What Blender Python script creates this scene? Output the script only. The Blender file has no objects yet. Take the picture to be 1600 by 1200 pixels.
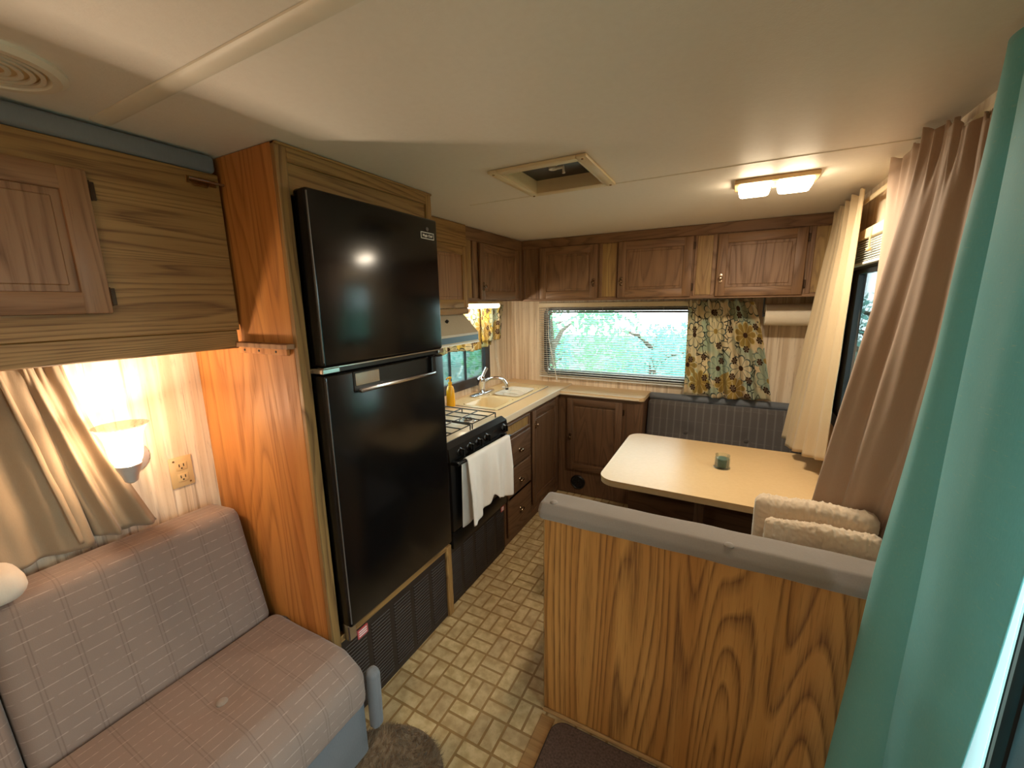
import bpy, bmesh, math, random
from math import sin, cos, pi, radians as R
from mathutils import Vector, Matrix, noise

SC = bpy.context.scene
COL = SC.collection
random.seed(7)

# ---------------------------------------------------------------- camera
F_PX = 638.99
yaw, pit, rol = .4900, -.196, -.016
f0 = Vector((-sin(yaw), cos(yaw), 0)); r0 = Vector((cos(yaw), sin(yaw), 0)); u0 = Vector((0, 0, 1))
fw = cos(pit)*f0 + sin(pit)*u0; up = cos(pit)*u0 - sin(pit)*f0
rt = cos(rol)*r0 + sin(rol)*up; up2 = cos(rol)*up - sin(rol)*r0
cam = bpy.data.cameras.new('camera'); co = bpy.data.objects.new('camera', cam); COL.objects.link(co)
cam.sensor_width = 36; cam.lens = 36*F_PX/1600; cam.clip_start = .02
mw = Matrix.Identity(4)
for i in range(3):
    mw[i][0], mw[i][1], mw[i][2] = rt[i], up2[i], -fw[i]
mw[0][3], mw[1][3], mw[2][3] = 0, 0, 1.608
co.matrix_world = mw
SC.camera = co

# ---------------------------------------------------------------- world + exposure
W = bpy.data.worlds.new('sky'); SC.world = W; W.use_nodes = True
bg = W.node_tree.nodes['Background']
bg.inputs[0].default_value = (.82, .955, 1.0, 1); bg.inputs[1].default_value = 5.5
SC.view_settings.view_transform = 'Standard'; SC.view_settings.look = 'None'
SC.view_settings.exposure = 0.62; SC.view_settings.gamma = 1.0
SC.view_settings.use_curve_mapping = False
SC.cycles.max_bounces = 10; SC.cycles.diffuse_bounces = 5; SC.cycles.transparent_max_bounces = 16
SC.cycles.caustics_reflective = False; SC.cycles.caustics_refractive = False
SC.cycles.sample_clamp_indirect = 6

P_SCONCE, P_CEIL, P_SINK, P_FILL = 29.0, 9.5, 3.2, 5.5
WARM = (1.0, .87, .69)

# ---------------------------------------------------------------- room numbers (metres)
XL, XR, YF, YN, ZC = -1.79, .50, 3.37, -1.30, 2.07

# ================================================================= materials
def lin(c):
    return tuple(((v/255)/12.92 if v/255 <= .04045 else (((v/255)+.055)/1.055)**2.4) for v in c) + (1,)

class NT:
    def __init__(s, name):
        s.m = bpy.data.materials.new(name); s.m.use_nodes = True
        s.t = s.m.node_tree; s.n = s.t.nodes; s.n.clear()
        s.out = s.n.new('ShaderNodeOutputMaterial')
    def add(s, typ, **k):
        nd = s.n.new('ShaderNode'+typ)
        for a, v in k.items(): setattr(nd, a, v)
        return nd
    def link(s, a, b): s.t.links.new(a, b)
    def put(s, sock, v):
        if isinstance(v, bpy.types.NodeSocket): s.link(v, sock)
        elif v is not None: sock.default_value = v
    def math(s, op, a, b=None, c=None):
        nd = s.add('Math', operation=op)
        s.put(nd.inputs[0], a); s.put(nd.inputs[1], b); s.put(nd.inputs[2], c)
        return nd.outputs[0]
    def vmath(s, op, a, b=None, out=0):
        nd = s.add('VectorMath', operation=op)
        s.put(nd.inputs[0], a)
        if b is not None:
            if op == 'SCALE': s.put(nd.inputs['Scale'], b)
            else: s.put(nd.inputs[1], b)
        return nd.outputs[out]
    def mix(s, f, a, b):
        nd = s.add('Mix', data_type='RGBA')
        s.put(nd.inputs[0], f); s.put(nd.inputs[6], a); s.put(nd.inputs[7], b)
        return nd.outputs[2]
    def ramp(s, f, stops, interp='LINEAR'):
        nd = s.add('ValToRGB'); s.link(f, nd.inputs[0]); cr = nd.color_ramp; cr.interpolation = interp
        while len(cr.elements) < len(stops): cr.elements.new(1)
        for e, (p, c) in zip(cr.elements, stops):
            e.position = p; e.color = c if len(c) == 4 else tuple(c)+(1,)
        return nd.outputs[0]
    def step(s, x, lo, hi):
        nd = s.add('MapRange', interpolation_type='SMOOTHSTEP'); s.link(x, nd.inputs[0])
        nd.inputs[1].default_value = lo; nd.inputs[2].default_value = hi
        return nd.outputs[0]
    def noise(s, v, scale, detail=2, rough=.5, dist=0):
        nd = s.add('TexNoise'); s.link(v, nd.inputs['Vector'])
        nd.inputs['Scale'].default_value = scale; nd.inputs['Detail'].default_value = detail
        nd.inputs['Roughness'].default_value = rough; nd.inputs['Distortion'].default_value = dist
        return nd.outputs[0]
    def obj(s, rnd=0.0):
        v = s.add('TexCoord').outputs['Object']
        if rnd:
            oi = s.add('ObjectInfo')
            c = s.add('CombineXYZ'); r = s.math('MULTIPLY', oi.outputs['Random'], rnd)
            for i in range(3): s.link(r, c.inputs[i])
            v = s.vmath('ADD', v, c.outputs[0])
        return v
    def princ(s, col, rough=.5, metal=0, bump=None, bstr=.2, bdist=.002, spec=.5, coat=0, sheen=0, alpha=None):
        p = s.add('BsdfPrincipled')
        s.put(p.inputs['Base Color'], col); s.put(p.inputs['Roughness'], rough); s.put(p.inputs['Metallic'], metal)
        p.inputs['Specular IOR Level'].default_value = spec
        p.inputs['Coat Weight'].default_value = coat; p.inputs['Sheen Weight'].default_value = sheen
        if sheen: p.inputs['Sheen Roughness'].default_value = .4
        if bump is not None:
            b = s.add('Bump'); b.inputs['Strength'].default_value = bstr; b.inputs['Distance'].default_value = bdist
            s.link(bump, b.inputs['Height']); s.link(b.outputs[0], p.inputs['Normal'])
        s.p = p
        s.link(p.outputs[0], s.out.inputs[0]); return p

def plain(name, c, c2=None, scale=30, rough=.5, metal=0, bstr=.1, bdist=.001, stretch=(1, 1, 1), spec=.5, coat=0, sheen=0, bscale=None):
    t = NT(name); v = t.vmath('MULTIPLY', t.obj(), stretch)
    n = t.noise(v, scale, 3)
    c2 = c2 or tuple(int(x*.9) for x in c)
    col = t.mix(n, lin(c2), lin(c))
    b = t.noise(v, bscale or scale*4, 2)
    t.princ(col, rough, metal, b, bstr, bdist, spec, coat, sheen)
    return t.m

def wood(name, light, mid, dark, grain='Z', ring=8.0, freq=2.2, rough=.5, contrast=1.0, coat=.0, rnd=13.7, stretch=.12):
    t = NT(name); v = t.obj(rnd)
    s = [1, 1, 1]; s['XYZ'.index(grain)] = stretch
    q = t.vmath('MULTIPLY', v, tuple(s))
    n = t.noise(q, freq*2.2, 1.5, .45, .3)
    fr = t.math('FRACT', t.math('MULTIPLY', n, ring*2.2))
    line = t.ramp(fr, [(0, (1, 1, 1)), (.16, (.55,)*3), (.42, (.12,)*3), (.82, (0, 0, 0)), (1, (.9,)*3)])
    s2 = [1, 1, 1]; s2['XYZ'.index(grain)] = .03
    q2 = t.vmath('MULTIPLY', v, tuple(s2))
    pore = t.noise(q2, 260, 2, .6)
    tone = t.noise(q2, 16, 2)
    base = t.mix(t.step(tone, .3, .7), lin(mid), lin(light))
    g = t.math('MULTIPLY', line, t.math('MULTIPLY_ADD', t.step(pore, .25, .6), .7, .3))
    col = t.mix(t.math('MULTIPLY', g, .8*contrast), base, lin(dark))
    col = t.mix(t.math('MULTIPLY', t.step(pore, .54, .72), .35*contrast), col, lin(dark))
    t.princ(col, t.math('MULTIPLY_ADD', g, .15, rough), 0, t.math('SUBTRACT', 1.0, t.math('ADD', t.math('MULTIPLY', g, .5), pore)), .12, .0006, .45, coat)
    return t.m

def glassy(name, tint=(1, 1, 1), refl=1.0, rough=.02):
    t = NT(name)
    tr = t.add('BsdfTransparent'); tr.inputs[0].default_value = tuple(tint)+(1,)
    gl = t.add('BsdfGlossy'); gl.inputs['Roughness'].default_value = rough
    fz = t.add('Fresnel'); fz.inputs[0].default_value = 1.45
    nz = t.noise(t.obj(), 2.0, 1)
    f = t.math('MULTIPLY', fz.outputs[0], t.math('MULTIPLY_ADD', nz, .1, refl))
    mx = t.add('MixShader'); t.link(f, mx.inputs[0]); t.link(tr.outputs[0], mx.inputs[1]); t.link(gl.outputs[0], mx.inputs[2])
    t.link(mx.outputs[0], t.out.inputs[0]); return t.m

def emit(name, c, s):
    t = NT(name); e = t.add('Emission'); e.inputs[0].default_value = tuple(c)+(1,); e.inputs[1].default_value = s
    t.link(e.outputs[0], t.out.inputs[0]); return t.m

def cloth(name, c, c2, scale=400, transl=.0, rough=.85, sheen=.2, fleck=None, bstr=.25):
    t = NT(name); v = t.obj()
    wv = t.noise(t.vmath('MULTIPLY', v, (1, 1, .25)), scale, 2)
    big = t.noise(v, 4, 3)
    col = t.mix(t.math('MULTIPLY_ADD', big, .6, t.math('MULTIPLY', wv, .4)), lin(c2), lin(c))
    if fleck:
        fl = t.noise(t.vmath('MULTIPLY', v, (1, .35, 4)), 130, 2, .7)
        col = t.mix(t.math('MULTIPLY', t.step(fl, .62, .74), .7), col, lin(fleck))
    p = t.princ(col, rough, 0, wv, bstr, .0008, .25, 0, sheen)
    if transl:
        tl = t.add('BsdfTranslucent'); t.link(col, tl.inputs[0])
        mx = t.add('MixShader'); mx.inputs[0].default_value = transl
        t.link(p.outputs[0], mx.inputs[1]); t.link(tl.outputs[0], mx.inputs[2]); t.link(mx.outputs[0], t.out.inputs[0])
    return t.m

def plaid(name, c, c2, pale, dark, su, sv, wu=.0016, wv=.0016, amt=.5):
    t = NT(name); uv = t.add('TexCoord').outputs['UV']
    sp = t.add('SeparateXYZ'); t.link(uv, sp.inputs[0])
    o = t.obj(); big = t.noise(o, 5, 3); fine = t.noise(o, 500, 2)
    col = t.mix(t.math('MULTIPLY_ADD', big, .7, t.math('MULTIPLY', fine, .3)), lin(c2), lin(c))
    def lines(x, s, w, off=0):
        f = t.math('ABSOLUTE', t.math('SUBTRACT', t.math('FRACT', t.math('ADD', t.math('DIVIDE', x, s), off)), .5))
        return t.math('SUBTRACT', 1.0, t.step(f, w/s*.5, w/s*1.1))
    brk = t.step(t.noise(o, 60, 2), .35, .6)
    lu = lines(sp.outputs[0], su, wu); lu2 = lines(sp.outputs[0], su, wu, .1)
    lv = lines(sp.outputs[1], sv, wv)
    col = t.mix(t.math('MULTIPLY', t.math('MAXIMUM', lu, lu2), amt*.55), col, lin(dark))
    col = t.mix(t.math('MULTIPLY', t.math('MULTIPLY', lv, brk), amt), col, lin(pale))
    t.princ(col, .9, 0, fine, .3, .0008, .2, 0, .25)
    return t.m

def floral(name, ground, golds=True):
    t = NT(name); uv = t.add('TexCoord').outputs['UV']
    wob = t.noise(uv, 9, 2)
    cream, sage, gold, teal, brown, dk = lin((226, 210, 172)), lin((186, 194, 166)), lin((176, 146, 78)), lin((62, 84, 84)), lin((78, 52, 34)), lin((52, 56, 50))
    gcol = t.mix(t.step(t.noise(uv, 7, 1), .42, .58), lin(ground), sage)
    # leaf veins between the flowers
    ve = t.add('TexVoronoi', feature='DISTANCE_TO_EDGE'); t.link(uv, ve.inputs['Vector']); ve.inputs['Scale'].default_value = 26
    col = t.mix(t.math('MULTIPLY', t.math('SUBTRACT', 1.0, t.step(ve.outputs['Distance'], .03, .09)), t.step(t.noise(uv, 11, 1), .45, .55)), gcol, dk)
    def layer(col, scale, rad, petals, small=False):
        vs = t.vmath('SCALE', uv, scale)
        vo = t.add('TexVoronoi'); t.link(vs, vo.inputs['Vector']); vo.inputs['Scale'].default_value = 1; vo.inputs['Randomness'].default_value = .75
        vo.voronoi_dimensions = '2D'
        d = t.vmath('SUBTRACT', vs, vo.outputs['Position'])
        sp = t.add('SeparateXYZ'); t.link(d, sp.inputs[0])
        ang = t.math('ARCTAN2', sp.outputs[1], sp.outputs[0]); dist = t.math('POWER', t.math('ADD', t.math('POWER', sp.outputs[0], 2.0), t.math('POWER', sp.outputs[1], 2.0)), .5)
        pet = t.math('ABSOLUTE', t.math('COSINE', t.math('MULTIPLY', ang, petals/2)))
        rr = t.math('MULTIPLY', t.math('MULTIPLY_ADD', t.math('POWER', pet, .5), .42, .58), rad)
        fill = t.math('LESS_THAN', dist, rr)
        edge = t.math('SUBTRACT', 1.0, t.step(t.math('ABSOLUTE', t.math('SUBTRACT', dist, rr)), .012, .035))
        rays = t.math('MULTIPLY', t.math('SUBTRACT', 1.0, t.step(pet, .08, .25)), fill)
        ctr = t.math('LESS_THAN', dist, rad*.2)
        rs = t.add('SeparateXYZ'); t.link(vo.outputs['Color'], rs.inputs[0])
        if small:
            pick = t.math('GREATER_THAN', rs.outputs[0], .5)
            col = t.mix(t.math('MULTIPLY', fill, pick), col, brown)
            col = t.mix(t.math('MULTIPLY', rays, pick), col, cream)
            return col
        fc = t.ramp(rs.outputs[0], [(0, gold), (.34, cream), (.6, sage), (.8, gold)], 'CONSTANT')
        lc = t.ramp(rs.outputs[0], [(0, cream), (.34, teal), (.6, lin((120, 140, 130))), (.8, lin((226, 208, 150)))], 'CONSTANT')
        col = t.mix(fill, col, fc)
        col = t.mix(t.math('MAXIMUM', rays, edge), col, lc)
        return t.mix(ctr, col, t.ramp(rs.outputs[1], [(0, brown), (.5, gold)], 'CONSTANT'))
    col = layer(col, 5.6, .47, 9)
    col = layer(col, 9.5, .22, 6, True)
    fine = t.noise(uv, 700, 2)
    p = t.princ(col, .9, 0, fine, .15, .0006, .2, 0, .1)
    tl = t.add('BsdfTranslucent'); t.link(col, tl.inputs[0])
    mx = t.add('MixShader'); mx.inputs[0].default_value = .35
    t.link(p.outputs[0], mx.inputs[1]); t.link(tl.outputs[0], mx.inputs[2]); t.link(mx.outputs[0], t.out.inputs[0])
    return t.m

def wallpaper(name):
    t = NT(name); v = t.obj()
    sp = t.add('SeparateXYZ'); t.link(v, sp.inputs[0])
    cb = t.add('CombineXYZ'); t.link(t.math('ADD', sp.outputs[0], sp.outputs[1]), cb.inputs[0])
    t.link(t.math('MULTIPLY', sp.outputs[2], .02), cb.inputs[2])
    broad = t.noise(cb.outputs[0], 30, 2, .6); fine = t.noise(cb.outputs[0], 85, 2, .6)
    cb2 = t.add('CombineXYZ'); t.link(t.math('ADD', sp.outputs[0], sp.outputs[1]), cb2.inputs[0]); t.link(t.math('MULTIPLY', sp.outputs[2], .12), cb2.inputs[2])
    gr = t.noise(cb2.outputs[0], 120, 3, .7)
    col = t.mix(t.step(broad, .35, .62), lin((214, 190, 158)), lin((238, 220, 194)))
    col = t.mix(t.math('MULTIPLY', t.step(fine, .54, .70), .6), col, lin((150, 120, 94)))
    col = t.mix(t.math('MULTIPLY', t.step(gr, .55, .75), .45), col, lin((150, 122, 96)))
    t.princ(col, .6, 0, gr, .08, .0006)
    return t.m

def floor_brick():
    t = NT('vinyl_brick'); v = t.obj(); oi = t.add('ObjectInfo')
    wc = t.add('NewGeometry').outputs['Position']
    n = t.noise(wc, 24, 3); n2 = t.noise(wc, 160, 3); n3 = t.noise(wc, 3, 2)
    col = t.mix(t.step(n, .3, .7), lin((178, 152, 106)), lin((212, 188, 142)))
    col = t.mix(t.math('MULTIPLY', oi.outputs['Random'], .35), col, lin((150, 124, 96)))
    col = t.mix(t.math('MULTIPLY', t.step(n2, .55, .75), .25), col, lin((128, 100, 66)))
    t.princ(col, .38, 0, n2, .06, .0006, .45)
    return t.m

MT = {}
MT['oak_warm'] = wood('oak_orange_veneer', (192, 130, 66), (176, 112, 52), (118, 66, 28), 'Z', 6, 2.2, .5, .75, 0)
MT['oak_part'] = wood('oak_partition_veneer', (190, 138, 74), (172, 118, 58), (92, 56, 24), 'Z', 16, 1.5, .5, 1.1, 0, 0, .09)
MT['oak_y'] = wood('oak_bunk_veneer', (160, 122, 70), (144, 105, 56), (88, 56, 25), 'Y', 13, 3.0, .5, 1.0, 0, 13.7, .06)
MT['oak_z'] = wood('oak_frame_upright', (158, 120, 70), (142, 103, 56), (86, 55, 26), 'Z', 8, 3.0, .5, 1.1)
MT['oak_pinkz'] = wood('oak_door_panel', (150, 110, 76), (138, 98, 66), (92, 60, 36), 'Z', 7, 2.6, .45, .8)
MT['pink_y'] = wood('oak_door_rail', (150, 110, 76), (138, 98, 66), (92, 60, 36), 'Y', 7, 2.6, .5, .8)
MT['cab_z'] = wood('brown_oak_upright', (134, 100, 68), (120, 87, 58), (74, 50, 31), 'Z', 7, 3.0, .5, .8)
MT['cab_x'] = wood('brown_oak_along_x', (134, 100, 68), (120, 87, 58), (74, 50, 31), 'X', 7, 3.0, .5, .8)
MT['cab_y'] = wood('brown_oak_along_y', (134, 100, 68), (120, 87, 58), (74, 50, 31), 'Y', 7, 3.0, .5, .8)
MT['cab_fill'] = wood('yellow_oak_filler', (164, 132, 78), (136, 102, 58), (92, 64, 36), 'Z', 5, 6, .45, .7)
MT['base_z'] = wood('dark_brown_base_upright', (108, 78, 53), (95, 67, 45), (55, 37, 24), 'Z', 7, 3.0, .5, .7)
MT['base_y'] = wood('dark_brown_base_along_y', (108, 78, 53), (95, 67, 45), (55, 37, 24), 'Y', 7, 3.0, .5, .7)
MT['base_x'] = wood('dark_brown_base_along_x', (108, 78, 53), (95, 67, 45), (55, 37, 24), 'X', 7, 3.0, .5, .7)
MT['paper'] = wallpaper('striped_wallpaper')
MT['ceiling'] = plain('ceiling_vinyl', (236, 230, 221), (229, 222, 212), 60, .5, 0, .25, .0012, (1, 1, 1), .5, 0, 0, 220)
MT['batten'] = plain('ceiling_batten', (228, 220, 204), (218, 210, 194), 20, .45)
MT['grout'] = plain('vinyl_grout', (158, 126, 80), (142, 112, 68), 30, .45, 0, .1)
MT['brick'] = floor_brick()
MT['black_gloss'] = plain('fridge_black', (12, 12, 13), (9, 9, 10), 300, .17, 0, .03, .0003, (1, 1, 1), .42, .0)
MT['black'] = plain('black_enamel', (16, 16, 17), (12, 12, 12), 80, .3)
MT['black_rubber'] = plain('black_rubber', (20, 21, 24), (14, 15, 17), 80, .6)
MT['dark_frame'] = plain('dark_window_frame', (34, 32, 34), (26, 25, 27), 60, .4)
MT['brown_frame'] = plain('brown_window_frame', (50, 38, 32), (40, 30, 26), 60, .45)
MT['chrome'] = plain('chrome', (225, 225, 228), (215, 215, 220), 10, .08, 1, 0)
MT['silver'] = plain('silver_strip', (190, 190, 192), (180, 180, 184), 10, .18, 1, 0)
MT['brass'] = plain('aged_brass', (150, 118, 74), (120, 92, 56), 60, .3, 1, .05)
MT['bronze'] = plain('dark_bronze', (74, 54, 36), (50, 36, 24), 60, .4, .7, .05)
MT['knob'] = plain('pewter_knob', (168, 146, 120), (130, 108, 86), 80, .25, 1, .05)
MT['grille'] = plain('brown_plastic_grille', (38, 27, 22), (31, 22, 18), 60, .5)
MT['counter'] = plain('cream_laminate', (226, 196, 152), (214, 182, 138), 300, .35, 0, .03)
MT['counter_edge'] = plain('cream_laminate_edge', (224, 208, 180), (214, 196, 168), 300, .35, 0, .03)
MT['sink'] = plain('almond_sink', (228, 206, 160), (222, 198, 150), 30, .25, 0, .02)
MT['white_plastic'] = plain('white_plastic', (232, 228, 216), (224, 219, 206), 30, .4, 0, .02)
MT['stove_top'] = plain('almond_enamel', (220, 204, 176), (212, 195, 166), 40, .25, 0, .02)
MT['hood'] = plain('almond_hood', (190, 176, 150), (180, 166, 140), 40, .35, 0, .02)
MT['hood_band'] = plain('steel_blue_band', (78, 96, 108), (68, 86, 98), 40, .35, 0, .02)
MT['soap'] = plain('yellow_soap', (236, 176, 20), (226, 160, 10), 20, .25, 0, .02)
MT['table'] = plain('tan_laminate_table', (208, 176, 130), (198, 164, 116), 60, .34, 0, .03)
MT['table_edge'] = plain('table_edge_band', (206, 180, 138), (190, 162, 120), 60, .4)
MT['velour'] = cloth('grey_velour', (150, 140, 130), (126, 116, 108), 300, 0, .9, .35)
MT['velour_blue'] = cloth('blue_grey_velour', (116, 119, 122), (96, 99, 104), 300, 0, .9, .35)
MT['bunk_pad'] = cloth('blue_grey_bunk_mattress', (128, 130, 134), (110, 113, 118), 200, 0, .9, .2)
MT['sofa'] = plaid('mauve_grey_plaid', (142, 124, 113), (118, 103, 95), (182, 165, 152), (80, 65, 58), .085, .034)
MT['dinette'] = plaid('charcoal_stripe', (98, 91, 86), (81, 75, 72), (130, 123, 118), (148, 142, 136), .05, .11, .003, .0016, .45)
MT['tan'] = cloth('tan_curtain_cloth', (182, 154, 130), (164, 136, 113), 420, .12)
MT['tan_pale'] = cloth('pale_tan_curtain_cloth', (212, 190, 154), (196, 172, 136), 420, .25)
MT['tan_grey'] = cloth('taupe_curtain_cloth', (168, 148, 122), (148, 128, 104), 420, .1)
MT['teal'] = cloth('teal_curtain_cloth', (138, 208, 208), (116, 186, 186), 420, .32, .7, .25, (170, 205, 190))
MT['floral'] = floral('floral_print', (230, 210, 170))
MT['floral_y'] = floral('yellow_floral_print', (224, 196, 96))
MT['terry'] = cloth('white_terry', (240, 235, 228), (226, 219, 210), 220, .05, .95, .3, None, .6)
MT['sherpa'] = cloth('cream_sherpa', (216, 196, 170), (198, 176, 148), 130, 0, .95, .4, None, .9)
MT['white_cloth'] = cloth('off_white_pillow', (210, 200, 186), (196, 186, 172), 300)
MT['rug'] = cloth('taupe_shag', (156, 134, 108), (118, 100, 80), 90, 0, .95, .3, None, .9)
MT['mat'] = plain('dark_brown_mat', (128, 104, 92), (34, 26, 22), 130, .95, 0, .9, .003, (1, 1, 1), .1, 0, 0, 380)
MT['mat_edge'] = plain('mat_edge_binding', (44, 34, 30), (32, 25, 22), 80, .8)
MT['roll'] = plain('paper_roll', (236, 222, 198), (228, 212, 186), 60, .8, 0, .05)
MT['blind'] = plain('white_blind_slat', (224, 224, 216), (214, 214, 206), 30, .45, 0, .02)
MT['cream_metal'] = plain('cream_rod', (226, 208, 170), (216, 197, 158), 30, .4, 0, .02)
MT['ivory'] = plain('ivory_plastic', (208, 178, 128), (202, 170, 120), 20, .35, 0, .02)
MT['slot'] = plain('dark_slot', (34, 24, 18), (26, 18, 14), 20, .6)
MT['trim_wood'] = wood('pale_oak_trim', (176, 140, 92), (160, 122, 76), (112, 78, 44), 'X', 5, 4, .45, .6)
MT['glass'] = glassy('window_glass', (.93, .98, .97), .8)
MT['glass_clear'] = glassy('clear_jar_glass', (.93, .96, .94), .45)
MT['wax'] = plain('green_candle_wax', (84, 104, 92), (72, 92, 82), 20, .4, 0, .02)
MT['foil'] = plain('red_sticker', (196, 92, 88), (180, 70, 70), 40, .5)
MT['white_print'] = plain('white_print', (236, 234, 228), (230, 228, 222), 10, .4)
MT['grey_dot'] = plain('grey_emblem_and_highlight', (96, 92, 90), (84, 80, 78), 10, .35)
MT['door_grey'] = plain('grey_door_panel', (112, 118, 126), (98, 104, 112), 300, .6, 0, .2)
MT['alu'] = plain('bright_aluminium', (220, 226, 230), (206, 212, 218), 60, .3, .6, .05, .001, (1, 1, .1))
MT['lens'] = emit('lamp_lens_glow', (1.0, .80, .54), 20)
MT['lens_sink'] = emit('under_cabinet_lens_glow', (1.0, .80, .54), 7)
MT['bulb'] = emit('bulb_glow', (1.0, .72, .40), 26)
MT['bark'] = plain('bark', (96, 78, 62), (66, 52, 42), 20, .9, 0, .8, .01)
MT['grass'] = plain('lawn', (96, 132, 122), (70, 104, 96), 5, .95, 0, .5, .01)
MT['pale_wall'] = plain('pale_siding', (176, 206, 212), (160, 194, 202), 2, .7)
def leafmat(name, a, b):
    t = NT(name); n = t.noise(t.obj(), 6, 2); col = t.mix(n, lin(a), lin(b))
    p = t.princ(col, .6); tl = t.add('BsdfTranslucent'); t.link(col, tl.inputs[0])
    mx = t.add('MixShader'); mx.inputs[0].default_value = .4
    t.link(p.outputs[0], mx.inputs[1]); t.link(tl.outputs[0], mx.inputs[2]); t.link(mx.outputs[0], t.out.inputs[0]); return t.m
MT['leaf'] = leafmat('green_leaves', (96, 170, 124), (150, 206, 160))
MT['leaf2'] = leafmat('blue_green_leaves', (90, 160, 150), (140, 200, 190))
def shade_mat():
    t = NT('ribbed_shade_glass')
    tl = t.add('BsdfTranslucent'); tl.inputs[0].default_value = (.8, .72, .6, 1)
    tr = t.add('BsdfTransparent'); tr.inputs[0].default_value = (.46, .43, .40, 1); gl = t.add('BsdfGlossy'); gl.inputs['Roughness'].default_value = .1
    n = t.noise(t.obj(), 40, 1)
    mx = t.add('MixShader'); t.link(t.math('MULTIPLY_ADD', n, .1, .14), mx.inputs[0]); t.link(tr.outputs[0], mx.inputs[1]); t.link(tl.outputs[0], mx.inputs[2])
    m2 = t.add('MixShader'); m2.inputs[0].default_value = .08; t.link(mx.outputs[0], m2.inputs[1]); t.link(gl.outputs[0], m2.inputs[2])
    t.link(m2.outputs[0], t.out.inputs[0]); return t.m
MT['shade'] = shade_mat()

# ================================================================= builders
def tag(o, label=None, cat=None, group=None, kind=None):
    if label: o['label'] = label
    if cat: o['category'] = cat
    if group: o['group'] = group
    if kind: o['kind'] = kind
    return o

def thing(name, label, cat, loc=(0, 0, 0), group=None, kind=None):
    o = bpy.data.objects.new(name, None); COL.objects.link(o); o.location = loc; o.empty_display_size = .1
    return tag(o, label, cat, group, kind)

def rootloc(p):
    v = Vector((0, 0, 0))
    while p is not None:
        v += Vector(p.location); p = p.parent
    return v

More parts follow.
